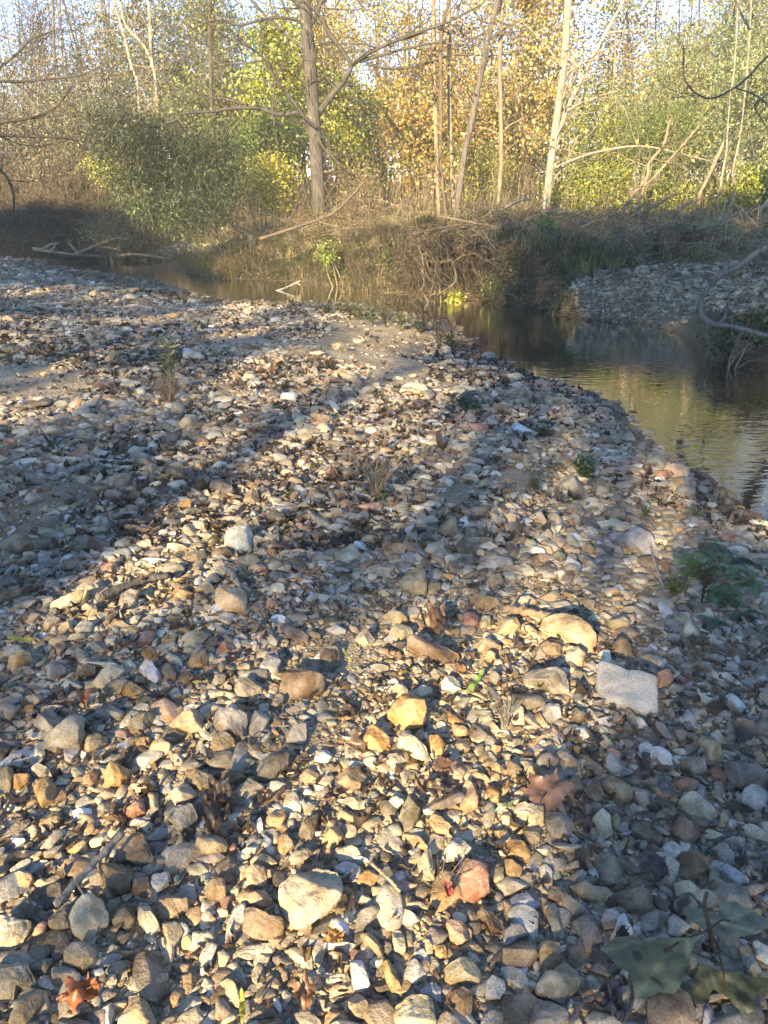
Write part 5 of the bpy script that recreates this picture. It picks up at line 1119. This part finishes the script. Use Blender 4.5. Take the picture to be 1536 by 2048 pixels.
traced_tree('willow', 'dark green willow leaning left over the bend of the creek', [([(508, 478), (465, 448), (430, 420), (390, 395), (345, 374), (312, 380)], 7, 3), ([(430, 420), (400, 370), (360, 330), (300, 300)], 4, 1.5), ([(465, 448), (420, 350), (390, 280), (350, 230)], 4, 1.5), ([(390, 395), (350, 340), (290, 320), (240, 310)], 3, 1)], 19.6, 'grey', twigs=5, tw_len=.9,
    crown=[(345, 285, 150, 105, 19.3, 230, 17000, WL, DG, .5), (355, 385, 130, 65, 18.8, 120, 7500, WL, DG + GR[:1], .6), (440, 330, 60, 70, 19.3, 50, 3200, WL, DG + GR[:1], .6), (310, 425, 75, 45, 18.6, 55, 2300, WL, SW[1:2] + DG[1:] + SW[3:], .9), (390, 450, 50, 30, 18.5, 25, 900, WL, SW[1:2] + DG[1:], .9)])
crown_tree('willow', 'low pale willow shoots hanging over the driftwood at the far left', 215, 23.4, 225, 465, 62, 30, 45, 1700, WL, [(3, (.17, .17, .08)), (2, (.25, .24, .12))], 'tan', 'shrub', stems=5, droop=.6, spread=.2)
# the main tree and its spreading bare limbs
traced_tree('main_tree', 'big grey barked tree with spreading bare limbs at the top centre', [
    ([(641, 452), (638, 400), (633, 330), (628, 250), (622, 160), (614, 60), (606, -60), (600, -200), (596, -330)], 16, 11),
    ([(640, 222), (660, 195), (685, 165), (704, 130)], 7, 5.5), ([(704, 130), (680, 95), (655, 62), (638, 30), (600, -20), (560, -80)], 5.5, 3), ([(704, 130), (740, 105), (790, 82), (850, 60), (900, 42), (960, 10)], 5, 2.2, [20.8, 20.3, 19.9, 19.6, 19.4, 19.2]),
    ([(720, 122), (770, 108), (820, 95), (880, 85), (940, 95)], 4, 1.6, [20.6, 20.2, 20, 19.8, 19.6]), ([(735, 128), (780, 137), (830, 133), (900, 112), (960, 110)], 3, 1.2, [20.6, 20.2, 20, 19.8, 19.6]), ([(790, 82), (830, 70), (880, 48), (905, 50), (940, 80)], 3, 1, 19.8),
    ([(612, 245), (600, 226), (560, 229), (515, 217), (470, 216), (420, 223), (370, 227), (345, 243), (300, 253), (262, 243), (228, 208)], 5, 1.4, [20.8, 20.7, 20.5, 20.3, 20.1, 19.9, 19.7, 19.6, 19.5, 19.4, 19.3]), ([(515, 217), (480, 205), (440, 197), (395, 193)], 2.6, 1, 20.2), ([(370, 227), (366, 200), (372, 180)], 1.6, .8, 19.7),
    ([(632, 255), (610, 235), (580, 195), (552, 160), (530, 120), (500, 95), (450, 70), (400, 30), (360, -20)], 4, 1.4, [20.6, 20.4, 20.2, 20, 19.8, 19.6, 19.5, 19.4, 19.3]), ([(552, 160), (548, 190), (546, 225), (556, 300), (560, 340)], 1.8, .8, 20), ([(530, 120), (470, 128), (430, 122), (380, 90)], 2, .8, 19.8),
    ([(618, 60), (590, 40), (540, 36), (480, 50), (430, 40), (380, 60)], 4, 1.4, [20.8, 20.6, 20.3, 20, 19.8, 19.6]), ([(614, 40), (595, 10), (560, -40)], 5, 2), ([(622, 50), (640, 10), (660, -50)], 5, 2.4), ([(630, 262), (650, 300), (672, 320), (692, 358)], 2.2, 1, 20.4), ([(612, 100), (560, 60), (520, 20), (480, -30)], 4, 1.5)], 20.8, 'slate', twigs=2.4, tw_len=1.4, extra=(260, (.08, .06), OY))
TG = 'slender trunks in the group on the far bank'
for lab, st, y, bk in (('straight thin grey trunk, leftmost of the trunk group', [([(882, 447), (877, 413), (872, 267), (869, 133), (867, 0), (866, -150)], 5.2, 4)], 20.5, 'tan'),
    ('dark slender trunk with vines in the trunk group', [([(897, 447), (892, 423), (882, 333), (882, 233), (883, 67), (900, -10), (915, -160)], 4.4, 3.6)], 19.6, 'brown'),
    ('straight brown trunk between the dark slender trunk and the leaning trunk', [([(908, 447), (907, 417), (900, 250), (899, 150), (897, 0), (894, -150)], 6, 4.5)], 20.2, 'tan'),
    ('smooth grey trunk leaning right across the trunk group', [([(908, 462), (913, 430), (925, 333), (942, 250), (960, 157), (975, 83), (995, 0), (1020, -120)], 7.5, 5.5), ([(960, 157), (990, 75), (1040, 40), (1080, 5)], 2.6, 1.2), ([(975, 90), (960, 40), (930, 0)], 2, 1)], 19.4, 'grey'),
    ('thin pale trunk with a curved foot right of the leaning trunk', [([(984, 447), (994, 428), (1002, 333), (1002, 233), (1000, 117), (1005, 0), (1012, -150)], 6, 4.6), ([(1002, 270), (1020, 250), (1050, 235)], 1.6, .8)], 19.6, 'tan')):
    traced_tree('slender_tree', lab, st, y, bk, group=TG, twigs=1.0, tw_len=1.0, extra=(140, BR, ORP))
traced_tree('pale_tree', 'sunlit pale twin trunked tree on the right of the trunk group', [([(1089, 452), (1092, 420), (1101, 333), (1114, 233), (1127, 133), (1137, 0), (1150, -200)], 9.5, 7), ([(1094, 445), (1097, 367), (1114, 283), (1134, 220), (1171, 143), (1211, 67), (1260, -20)], 5.5, 3), ([(1112, 335), (1150, 318), (1197, 303), (1257, 293), (1300, 294), (1344, 303), (1424, 323)], 3.2, 1.2, [19.4, 19.2, 19, 18.9, 18.8, 18.7, 18.6]), ([(1134, 222), (1165, 205), (1200, 192), (1240, 180)], 2, 1, 19.3), ([(1130, 150), (1180, 120), (1240, 118), (1300, 130)], 2.2, 1, 19.4), ([(1211, 67), (1250, 62), (1300, 60)], 2.4, 1), ([(1128, 140), (1090, 90), (1050, 50), (1010, 30)], 2.2, 1)], 19.4, 'pale', twigs=1.8, tw_len=1.2, extra=(260, BR, OY))
traced_tree('leaning_tree', 'leaning forked tan stem in front of the green willow on the right', [([(1234, 447), (1262, 395), (1294, 357), (1298, 327), (1327, 290), (1340, 240)], 5.5, 2.5), ([(1262, 395), (1260, 380), (1291, 370), (1354, 303), (1400, 250)], 4, 2), ([(1262, 447), (1275, 410), (1294, 357)], 4, 3)], 18.6, 'tan', twigs=1.5, tw_len=.8)
traced_tree('leaning_tree', 'broken leaning tan stem with a snapped top at the right', [([(1400, 385), (1407, 373), (1430, 325), (1449, 284)], 4, 4.4)], 19.0, 'tan')
traced_tree('leaning_tree', 'curved pale stem at the right edge behind the flat', [([(1508, 460), (1516, 430), (1540, 395), (1580, 350)], 5, 3.5), ([(1530, 460), (1536, 435), (1560, 400)], 3.5, 3)], 17.6, 'pale')
traced_tree('hanging_vine', 'long thin pale vine hanging in front of the right willow', [([(1447, 449), (1471, 383), (1466, 360), (1467, 333), (1481, 267), (1491, 177), (1500, 60), (1505, -80)], 1.8, 1.4)], 18.0, 'pale', 'vine')
traced_tree('hanging_vine', 'short thin pale stem left of the long hanging vine', [([(1448, 330), (1453, 300), (1456, 240), (1460, 195), (1470, 120), (1478, -60)], 1.8, 1.2)], 18.4, 'pale', 'vine')
PT = 'thin trunks in the wood on the left'
for lab, st, y, bk in (('pale thin trunk leaning left high in the left wood', [([(282, 400), (277, 187), (263, 133), (247, 67), (227, 0), (200, -90)], 3.6, 2.6)], 28, 'pale'), ('pale straight thin trunk right of the left leaning one', [([(318, 400), (313, 180), (293, 100), (253, 53), (240, 0)], 4, 2.4), ([(305, 140), (300, 60), (296, -60)], 3, 2)], 27.5, 'pale'), ('dark straight trunk behind the leaning willow', [([(426, 420), (425, 277), (422, 167), (420, 60), (418, -80)], 5, 4)], 25, 'dark'), ('grey thin trunk at the left above the dark bank', [([(112, 400), (110, 250), (108, 100), (104, -60)], 3, 2)], 29, 'grey')):
    traced_tree('thin_tree', lab, st, y, bk, group=PT, twigs=1.2, tw_len=1.1)
# trees just outside the frame whose bare limbs reach into it
traced_tree('overhanging_tree', 'tree at the left edge reaching dark bare limbs over the bar', [([(-120, 620), (-110, 450), (-100, 250), (-95, 60), (-90, -200)], 16, 11), ([(-100, 320), (-40, 262), (0, 246), (60, 236), (100, 222), (125, 200), (150, 160)], 5, 1.2, [14, 14, 14.2, 14.4, 14.6, 14.8, 15]), ([(-100, 330), (-30, 275), (40, 272), (110, 275), (145, 280), (175, 300)], 5, 1.2, [14, 14, 14.2, 14.4, 14.6, 14.8]), ([(-98, 200), (-20, 165), (40, 163), (100, 158), (160, 150), (230, 120)], 4, 1, [14, 14, 14.2, 14.4, 14.6, 14.8]), ([(-100, 380), (-20, 340), (5, 345), (24, 378), (28, 412), (20, 445), (0, 480)], 4, 1.6, [14, 13.8, 13.6, 13.5, 13.4, 13.4, 13.4]), ([(24, 450), (18, 462), (23, 486)], 1.4, .8, 13.4), ([(-98, 120), (-20, 140), (30, 110), (60, 80), (110, 60)], 3, 1, 14.3)], 14.0, 'dark', twigs=1.6, tw_len=1.0)
traced_tree('overhanging_tree', 'tree beyond the right edge with drooping bare branches in the upper right', [([(1680, 600), (1675, 400), (1660, 200), (1650, 0), (1640, -250)], 18, 12), ([(1655, 60), (1600, 90), (1540, 110), (1500, 150), (1470, 175), (1427, 196), (1395, 188), (1370, 160), (1366, 120), (1368, 92)], 2.6, .8, [13, 12.9, 12.8, 12.7, 12.6, 12.5, 12.5, 12.4, 12.4, 12.4]), ([(1665, 230), (1600, 205), (1550, 215), (1510, 190), (1470, 175)], 4, 1.4, 12.7), ([(1550, 180), (1520, 200), (1510, 215), (1530, 250)], 2.5, 1, 12.6), ([(1500, 60), (1480, 20), (1460, -30)], 2, 1, 12.7)], 13.0, 'grey', twigs=1.2, tw_len=.8)
for lab, px, y, cx, cy, rx, ry, n, pal in (('small bright yellow green plant on the water line below the root mass', 907, 14.9, 907, 592, 12, 9, 260, YG), ('green leafy plant on the bank face right of the root mass', 985, 14.8, 992, 570, 22, 20, 520, GR), ('green leafy patch on the bank face below the main tree', 690, 17.5, 690, 548, 42, 13, 600, GR[:1] + DG[1:2]), ('tall green sprout on the lip of the bank right of the trunk group', 1090, 15.4, 1090, 462, 18, 26, 520, GR + YG[1:2]), ('yellow green sprout on the bank face left of the root mass', 770, 16.3, 770, 515, 8, 14, 90, GR), ('pale green herb on the bank face under the main tree', 660, 17.2, 655, 508, 14, 26, 420, YG[1:2] + GR[1:2]), ('dark green leaves at the foot of the gravel ledge', 1115, 13.3, 1112, 606, 18, 14, 320, GR[:1] + DG), ('low leafy growth on the shaded right bank above the water', 1500, 9.0, 1510, 655, 45, 30, 700, GR[:1] + DG), ('dark trailing plant at the right edge above the water', 1450, 9.4, 1450, 690, 40, 14, 240, DG), ('pale seed head plant left of the tall green sprout', 1015, 15.6, 1012, 455, 20, 18, 260, TN)):
    crown_tree('bank_plant', lab, px, y, cx, cy, rx, ry, 26, n, (.075, .045), pal, 'tan', 'plant', stems=3, spread=.07, rz=.25)
# ------------------------------------------------------------------ the wood behind, one mass of thin stems and leaves
g = rg(4242); wd, wl = MB(), MB(); n = 460; y = g.uniform(26, 62, n); x = g.uniform(-.72, .72, n) * y; b = np.stack([x, y, terrain(np.stack([x, y], 1))[0] - .1], 1); h = g.uniform(4, 13, n) * (.75 + .25 * y / 40); t = np.linspace(0, 1, 7)[None, :, None]
Q = b[:, None] + t * np.stack([g.normal(0, .09, n), g.normal(0, .06, n), np.ones(n)], 1)[:, None] * h[:, None, None] + np.cumsum(g.standard_normal((n, 7, 3)) * [.1, .1, 0], 1)
wc = pick(g, [(5, BK['grey']), (2, BK['tan']), (1, BK['pale']), (4, BK['brown'])], n, .25); wd.strands(Q, wc, g.uniform(.025, .09, n), np.full(n, .012))
m = 15000; i = g.integers(n, size=m); s = g.uniform(.25, 1, m); a = b[i] + (Q[i, 6] - b[i]) * s[:, None]; D = g.standard_normal((m, 3)) * [1, 1, .35] + [0, 0, .55]; D /= np.linalg.norm(D, axis=1)[:, None]; L = g.uniform(.5, 2.0, m); tw = a[:, None] + np.linspace(0, 1, 5)[None, :, None] * (D * L[:, None])[:, None] + np.cumsum(g.standard_normal((m, 5, 3)) * .06, 1); wd.strands(tw, wc[i], np.full(m, .013), np.full(m, .004))
# undergrowth of dead stalks between the trees
m = 9500; x = g.uniform(-17, 15, m); y = g.uniform(15, 34, m); z, dn, df = terrain(np.stack([x, y], 1)); k = (df > np.where(x > 1, 3.4, 1.8)) & (np.abs(x) < .62 * y) & ~((x > 3.5) & (y < 18)); P = np.stack([x, y, z - .03], 1)[k]; m = len(P); hh = np.clip(g.gamma(3, .33, m), .3, 2.6) * np.where(P[:, 0] < -5, 1.9, .85); D = np.stack([g.normal(0, .22, m), g.normal(0, .22, m), np.ones(m)], 1); S = P[:, None] + np.linspace(0, 1, 6)[None, :, None] * (D * hh[:, None])[:, None] + np.cumsum(g.standard_normal((m, 6, 3)) * .045, 1)
wd.strands(S, pick(g, [(5, (.34, .265, .17)), (4, (.24, .185, .125)), (2, (.14, .11, .08)), (2, (.42, .35, .24))], m, .2), np.full(m, .008), np.full(m, .003))
o = obj('undergrowth', wd.mesh('undergrowth', M_BARK)); tag(o, 'thin bare stems, saplings and dead stalks of the wood', 'undergrowth', kind='stuff')
# leaves: hue drifts along the wood (muted on the left, yellow in the middle, orange, then pale green on the right)
N = 270000; i = g.integers(m_ := len(tw), size=N); P = tw[i, g.integers(2, 5, N)] + g.standard_normal((N, 3)) * .33; px, py, dd = project(P); gap = Noise3(88, .011, 3, 2)(np.stack([px, py * 1.3], 1)) * 0
keep = np.ones(N, bool); top = np.clip((140 - py) / 200, 0, 1); thin = np.clip(1 - np.abs(px - 1360) / 130, 0, 1) + np.clip(1 - np.abs(px - 40) / 190, 0, 1) + .5 * np.clip(1 - np.abs(px - 700) / 70, 0, 1); keep = g.uniform(0, 1, N) > np.clip(top * (.42 + 1.3 * thin), 0, .98); P, px = P[keep], px[keep]; N = len(P)
cols = np.zeros((N, 3)); sets = [(-400, MU + PK), (330, MU + GR[:2]), (520, YG[:2] + GR[:2] + MU), (760, OY + YG[1:2]), (1000, ORP + OY), (1250, OY + MU), (1420, SW + MU), (2200, SW + MU)]; xs = np.array([s[0] for s in sets]); w = np.clip(np.searchsorted(xs, px + g.normal(0, 90, N)) - 1, 0, len(sets) - 1)
for q in range(len(sets)):
    k = np.where(w == q)[0]
    if len(k): cols[k] = pick(g, sets[q][1], len(k), .2)
wl.leaves(P, g.standard_normal((N, 3)) - [0, 0, .2], g.uniform(.07, .14, N), g.uniform(.05, .10, N), cols, g)
N = 60000; y = g.uniform(58, 120, N); x = g.uniform(-.75, .75, N) * y; z = terrain(np.stack([x, y], 1))[0] + g.beta(1.3, 1.6, N) * (6 + y * .05); k = Noise3(91, .35, 4)(np.stack([x, y, z * 1.3], 1)) > -.5; P = np.stack([x, y, z], 1)[k]; N = len(P); px = project(P)[0]; cols = np.zeros((N, 3)); w = np.clip(np.searchsorted(xs, px + g.normal(0, 90, N)) - 1, 0, len(sets) - 1)
for q in range(len(sets)):
    k = np.where(w == q)[0]
    if len(k): cols[k] = pick(g, sets[q][1] + MU, len(k), .25)
wl.leaves(P, g.standard_normal((N, 3)), g.uniform(.25, .55, N), g.uniform(.2, .4, N), cols, g)
tag(obj('woods', wl.mesh('woods', M_LEAF)), 'autumn leaves of the wood beyond the creek', 'woods', kind='stuff')
# ------------------------------------------------------------------ the trees behind the camera that shade the bar
LIGHT = '''000099999999999999999999
111111556667665432221111
333333444555443222111111
444433444554444332211111
555433333446643332111111
886544345446754322111112
754333344455543333333333
322223444444443333333333
211223433333333333333333
111124654333333333333333
111246753333333332333333
122467764332222334343322
235676553322233344442222
333444433333344444442222
333444334333356655522222
344444333345676554322222
344444433356776543222222
566654443368877653221111
676665335577777654321111
777654235777777653211111
665433346777776542111111
554333456888775431111111
554443567876654321111111
555554566655443221111111
444444555544333211111111'''.split('\n')
g = rg(2024); rows = []; NG = Noise3(5, 4.2, 3, 2); c21, s21 = math.cos(SUN_AZ), math.sin(SUN_AZ); sd_ = np.array(SDIR)
for r_, line in enumerate(LIGHT):
    for c_, ch in enumerate(line):
        for ex in ((-3, -2, -1, 0) if c_ == 0 else (0, 1, 2, 3, 4) if c_ == 23 else (0,)):
            x0, y0 = (c_ + ex) * 64, 416 + r_ * 64; q = np.stack([x0 + g.uniform(0, 64, 12), y0 + g.uniform(0, 64, 12)], 1)
            zz = -.1 if y0 > 620 else .05 if x0 < 380 or (x0 > 1100 and y0 > 500) else .3; A = onz(x0, y0 + 64, zz); B = onz(x0 + 64, y0, zz); B2 = onz(x0, y0, zz); area = min(abs(B[0] - B2[0]) * abs(B2[1] - A[1]), 14) if y0 > 470 else 5
            rows.append((x0, y0, int(ch) / 9, area, zz))
SHADE_TREES = [(-19, -15), (-15.2, -12.5), (-11.4, -14.5), (-7.6, -12), (-3.8, -14), (0.2, -12.6), (4.0, -15), (8, -12.5)]
leafP = []; LEAF_A = .0066
for x0, y0, lit_, area, zz in rows:
    n = g.poisson(area * math.sin(SUN_EL) * 9 * 1.9 / LEAF_A)                   # candidates, thinned below by the light wanted at each spot
    q = np.stack([x0 + g.uniform(0, 64, n), y0 + g.uniform(0, 64, n)], 1); D_ = rays(q[:, 0], q[:, 1]); G_ = CP + D_ * ((zz - CAM_H) / D_[:, 2])[:, None]; nz = NG(np.stack([G_[:, 0] * c21 - G_[:, 1] * s21, (G_[:, 0] * s21 + G_[:, 1] * c21) * .22], 1)); bst = .14 if (y0 > 1380 and lit_ > .5) or (y0 < 800 and lit_ > .5) else 0; T = np.clip(sstep(bst + 1.40 * lit_ ** .95 - .17 + (.27 if y0 > 1000 else .12) * nz), .02, 1); dens = np.clip(-np.log(T), 0, 3.6) / 9
    q = q[g.uniform(0, 1, n) < dens]
    for a, b in q:
        P = onz(a, b, zz) if y0 > 470 else aty(a, b, 24.7)
        if P[1] > 26: continue
        yt = -13.5 + g.normal(0, 1.1); th = (P[1] - yt) / -sd_[1]; leafP.append(P + sd_ * th)
leafP = np.array(leafP); tx = np.array([t[0] for t in SHADE_TREES]); own = np.abs(leafP[:, :1] - tx[None]).argmin(1)
for i, (x, y) in enumerate(SHADE_TREES):
    L = leafP[own == i]; z0 = gz(x, y) - .1; b = np.array([x, y, z0]); root = empty('shade_tree', b)
    tag(root, 'tall leafy tree behind the camera that throws dappled shade over the bar', 'tree', 'trees behind the camera that shade the bar')
    tr, lv = MB(), MB(); H = 12.5; tr.tube(smooth([[0, 0, 0], [g.normal(0, .2), g.normal(0, .2), H * .5], [g.normal(0, .4), g.normal(0, .4), H]], 14), np.linspace(.17, .03, 14), 9, BK['grey'], .06, g)
    if len(L):
        s = L - b; k = g.integers(len(s), size=min(90, len(s))); a = np.stack([s[k][:, 0] * .1, s[k][:, 1] * .1, np.clip(s[k][:, 2] - np.hypot(s[k][:, 0], s[k][:, 1]) * .7, 1.5, H)], 1); t = np.linspace(0, 1, 5)[None, :, None]; tr.strands(a[:, None] * (1 - t) + s[k][:, None] * t, np.repeat(np.array(BK['grey'])[None], len(k), 0), np.full(len(k), .03), np.full(len(k), .006))
        D = g.standard_normal((len(s), 3)); lv.leaves(s, D, np.full(len(s), .125) * g.uniform(.8, 1.3, len(s)), np.full(len(s), .10), pick(g, OY + YG, len(s), .15), g); obj('crown', lv.mesh('crown', M_LEAF), root)
    obj('trunk', tr.mesh('trunk', M_BARK), root)

# ------------------------------------------------------------------ haze volume added to imitate a warm veil of lens glare
m = bpy.data.materials.new('air'); m.use_nodes = True; n = m.node_tree; n.nodes.clear(); o_ = n.nodes.new('ShaderNodeOutputMaterial'); v_ = n.nodes.new('ShaderNodeVolumePrincipled')
v_.inputs['Color'].default_value = (1.0, .93, .78, 1); v_.inputs['Density'].default_value = .0018; v_.inputs['Anisotropy'].default_value = -.45; n.links.new(v_.outputs[0], o_.inputs['Volume'])
x0, x1, y0, y1, z0, z1 = -460, 460, -160, 1000, -4, 24
hz = obj('haze', mesh('haze', [(x0, y0, z0), (x1, y0, z0), (x1, y1, z0), (x0, y1, z0), (x0, y0, z1), (x1, y0, z1), (x1, y1, z1), (x0, y1, z1)], np.array([(0, 3, 2, 1), (4, 5, 6, 7), (0, 1, 5, 4), (1, 2, 6, 5), (2, 3, 7, 6), (3, 0, 4, 7)]), m, smooth=False)); tag(hz, 'thin warm haze added over the creek to imitate a veil of lens glare', 'haze', kind='stuff')
# ------------------------------------------------------------------ say which stone is which
LAND = [('the cream boulder', 620, 1795, 'largest cream coloured rounded boulder near the bottom centre'), ('the concrete slab', 1250, 1390, 'flat blue grey slab of broken concrete with sharp corners'), ('the reddish hexagonal stone', 945, 1755, 'flat reddish six sided stone crossed by a thin twig'),
 ('the white slab', 478, 1080, 'upright whitish slab stone with a rounded top left of centre'), ('the brown triangular stone', 605, 1365, 'large three sided brown stone left of centre'), ('the white spire', 1245, 1865, 'bright white pointed stone above the big green leaf'),
 ('the orange boulder', 812, 1430, 'big flat orange brown boulder right of centre'), ('the pointed orange stone', 938, 1592, 'pointed pale orange stone standing upright like a tooth'), ('the cream block', 1055, 1640, 'pale cream square edged block with a smaller stone on it'),
 ('the waterside slab', 1270, 1095, 'long smooth blue grey slab stone left of the leafy weeds'), ('the curved tan slab', 1145, 1262, 'long curved tan slab stone above the concrete slab'), ('the leaning grey stone', 1148, 985, 'big leaning grey stone beside the bushy green herb'),
 ('the pale blue stone', 143, 1378, 'round pale blue white stone at the left'), ('the white mossy stone', 303, 1347, 'lumpy white stone with a dab of yellow moss'), ('the long dark boulder', 545, 1537, 'long dark grey boulder lying in the shade left of centre'),
 ('the orange pentagon', 230, 1550, 'five sided flat orange stone on the left'), ('the tall tan stone', 826, 1165, 'tall tan wedge shaped stone in the middle of the bar'), ('the pale wedge', 701, 1112, 'pale grey cream three sided stone above the middle'),
 ('the purplish slab', 1490, 1558, 'big flat dark purplish slab at the right edge'), ('the pale hexagonal stone', 1398, 1613, 'large pale cream grey faceted stone in the shade at right'), ('the jagged white stone', 1310, 1510, 'jagged porous white stone below the concrete slab'),
 ('the brick red stone', 1228, 1512, 'small brick red square stone left of the jagged white stone'), ('the white oval', 674, 1262, 'smooth white oval pebble above the brown triangular stone'), ('the round brown stone', 1384, 1733, 'round rough brown stone in the shade at the lower right'),
 ('the dark upright block', 660, 1322, 'dark brown upright rectangular block stone'), ('the long brown block', 865, 1305, 'long brown block lying below the large curled leaf'), ('the sunny white block', 914, 1702, 'bright white angular block above the reddish hexagonal stone'), ('the yellow oval', 927, 1944, 'rounded yellowish tan stone near the bottom right of centre'),
 ('the blue upright stone', 546, 1330, 'pale blue grey upright stone left of the brown triangular stone'), ('the brown square stone', 255, 1940 - 200, 'big dark ochre stone below the end of the grey stick')]
OTHER = [('the grey stick', 180, 1735), ('the pinkish leaf', 1092, 1588), ('the seedling leaf', 1290, 1930), ('the leafy weed', 1400, 1140), ('the dry grass tuft', 752, 965), ('the bright green leaf', 952, 1362), ('the dark log end', 400, 962), ('the curled brown leaf', 872, 1250), ('the orange crumpled leaf', 165, 1985), ('the curved dark root', 265, 1175), ('the red leaf', 898, 1783), ('the bottom left corner', 0, 2048), ('the left edge', 0, 1250), ('the bottom edge', 760, 2048), ('the water edge', 1400, 960)]
landpts = [(n, x, y) for n, x, y, _ in LAND] + OTHER; own_lab = {}
for n, x, y, lab in LAND:
    k = min((i for i in range(len(stones)) if i not in own_lab), key=lambda i: math.hypot(stones[i]['c'][0] - x, stones[i]['c'][1] - y) - .25 * math.sqrt(stones[i]['area'])); own_lab[k] = (lab, n)
def rel(dx, dy):
    if abs(dx) > 2.2 * abs(dy): return 'left of' if dx < 0 else 'right of'
    if abs(dy) > 2.2 * abs(dx): return 'above' if dy < 0 else 'below'
    return ('above ' if dy < 0 else 'below ') + ('left of' if dx < 0 else 'right of')
SC = dict(CNAME); SC['D'] = 'dark grey'; SC['V'] = 'purplish'; SC['L'] = 'bluish grey'
def describe(s):
    q = s['poly'] - s['c']; w = np.linalg.svd(q - q.mean(0), compute_uv=False); asp = w[0] / w[1]; r = math.sqrt(s['area'])
    return ('large' if r > 62 else 'medium' if r > 40 else 'small'), ('long' if asp > 1.9 else 'oblong' if asp > 1.4 else 'angular' if len(q) <= 5 else 'blocky' if len(q) <= 6 else 'rounded')
used = {}
def take(lab, o): used[lab] = o; o['label'] = lab
for i, s in enumerate(stones):
    s['o']['category'] = 'stone' if s['k'] != 'X' else 'concrete slab'; s['o']['group'] = 'stones lying on the creek bar'
    if i in own_lab: take(own_lab[i][0], s['o'])
    if s['k'] == 'X': del s['o']['group']
for i, s in enumerate(stones):
    if i in own_lab: continue
    size, shape = describe(s); near = sorted(landpts, key=lambda l: math.hypot(l[1] - s['c'][0], l[2] - s['c'][1])); near = [l for l in near if math.hypot(l[1] - s['c'][0], l[2] - s['c'][1]) > 12]
    R_ = [f"{rel(s['c'][0] - l[1], s['c'][1] - l[2])} {l[0]}" for l in near[:6]]
    opts = [f'{size} {shape} {SC[s["k"]]} stone {R_[0]}'] + [f'{size} {shape} {SC[s["k"]]} stone {R_[0]}, {R_[j]}' for j in (1, 2, 3)] + [f'{size} {shape} {SC[s["k"]]} stone {R_[a]}, {R_[b]}' for a in range(5) for b in range(a + 1, 6)]
    opts = [o for o in opts if 4 <= len(o.split()) <= 16]; lab = next((o for o in opts[1:] if o not in used), None) or opts[0]
    take(lab, s['o'])
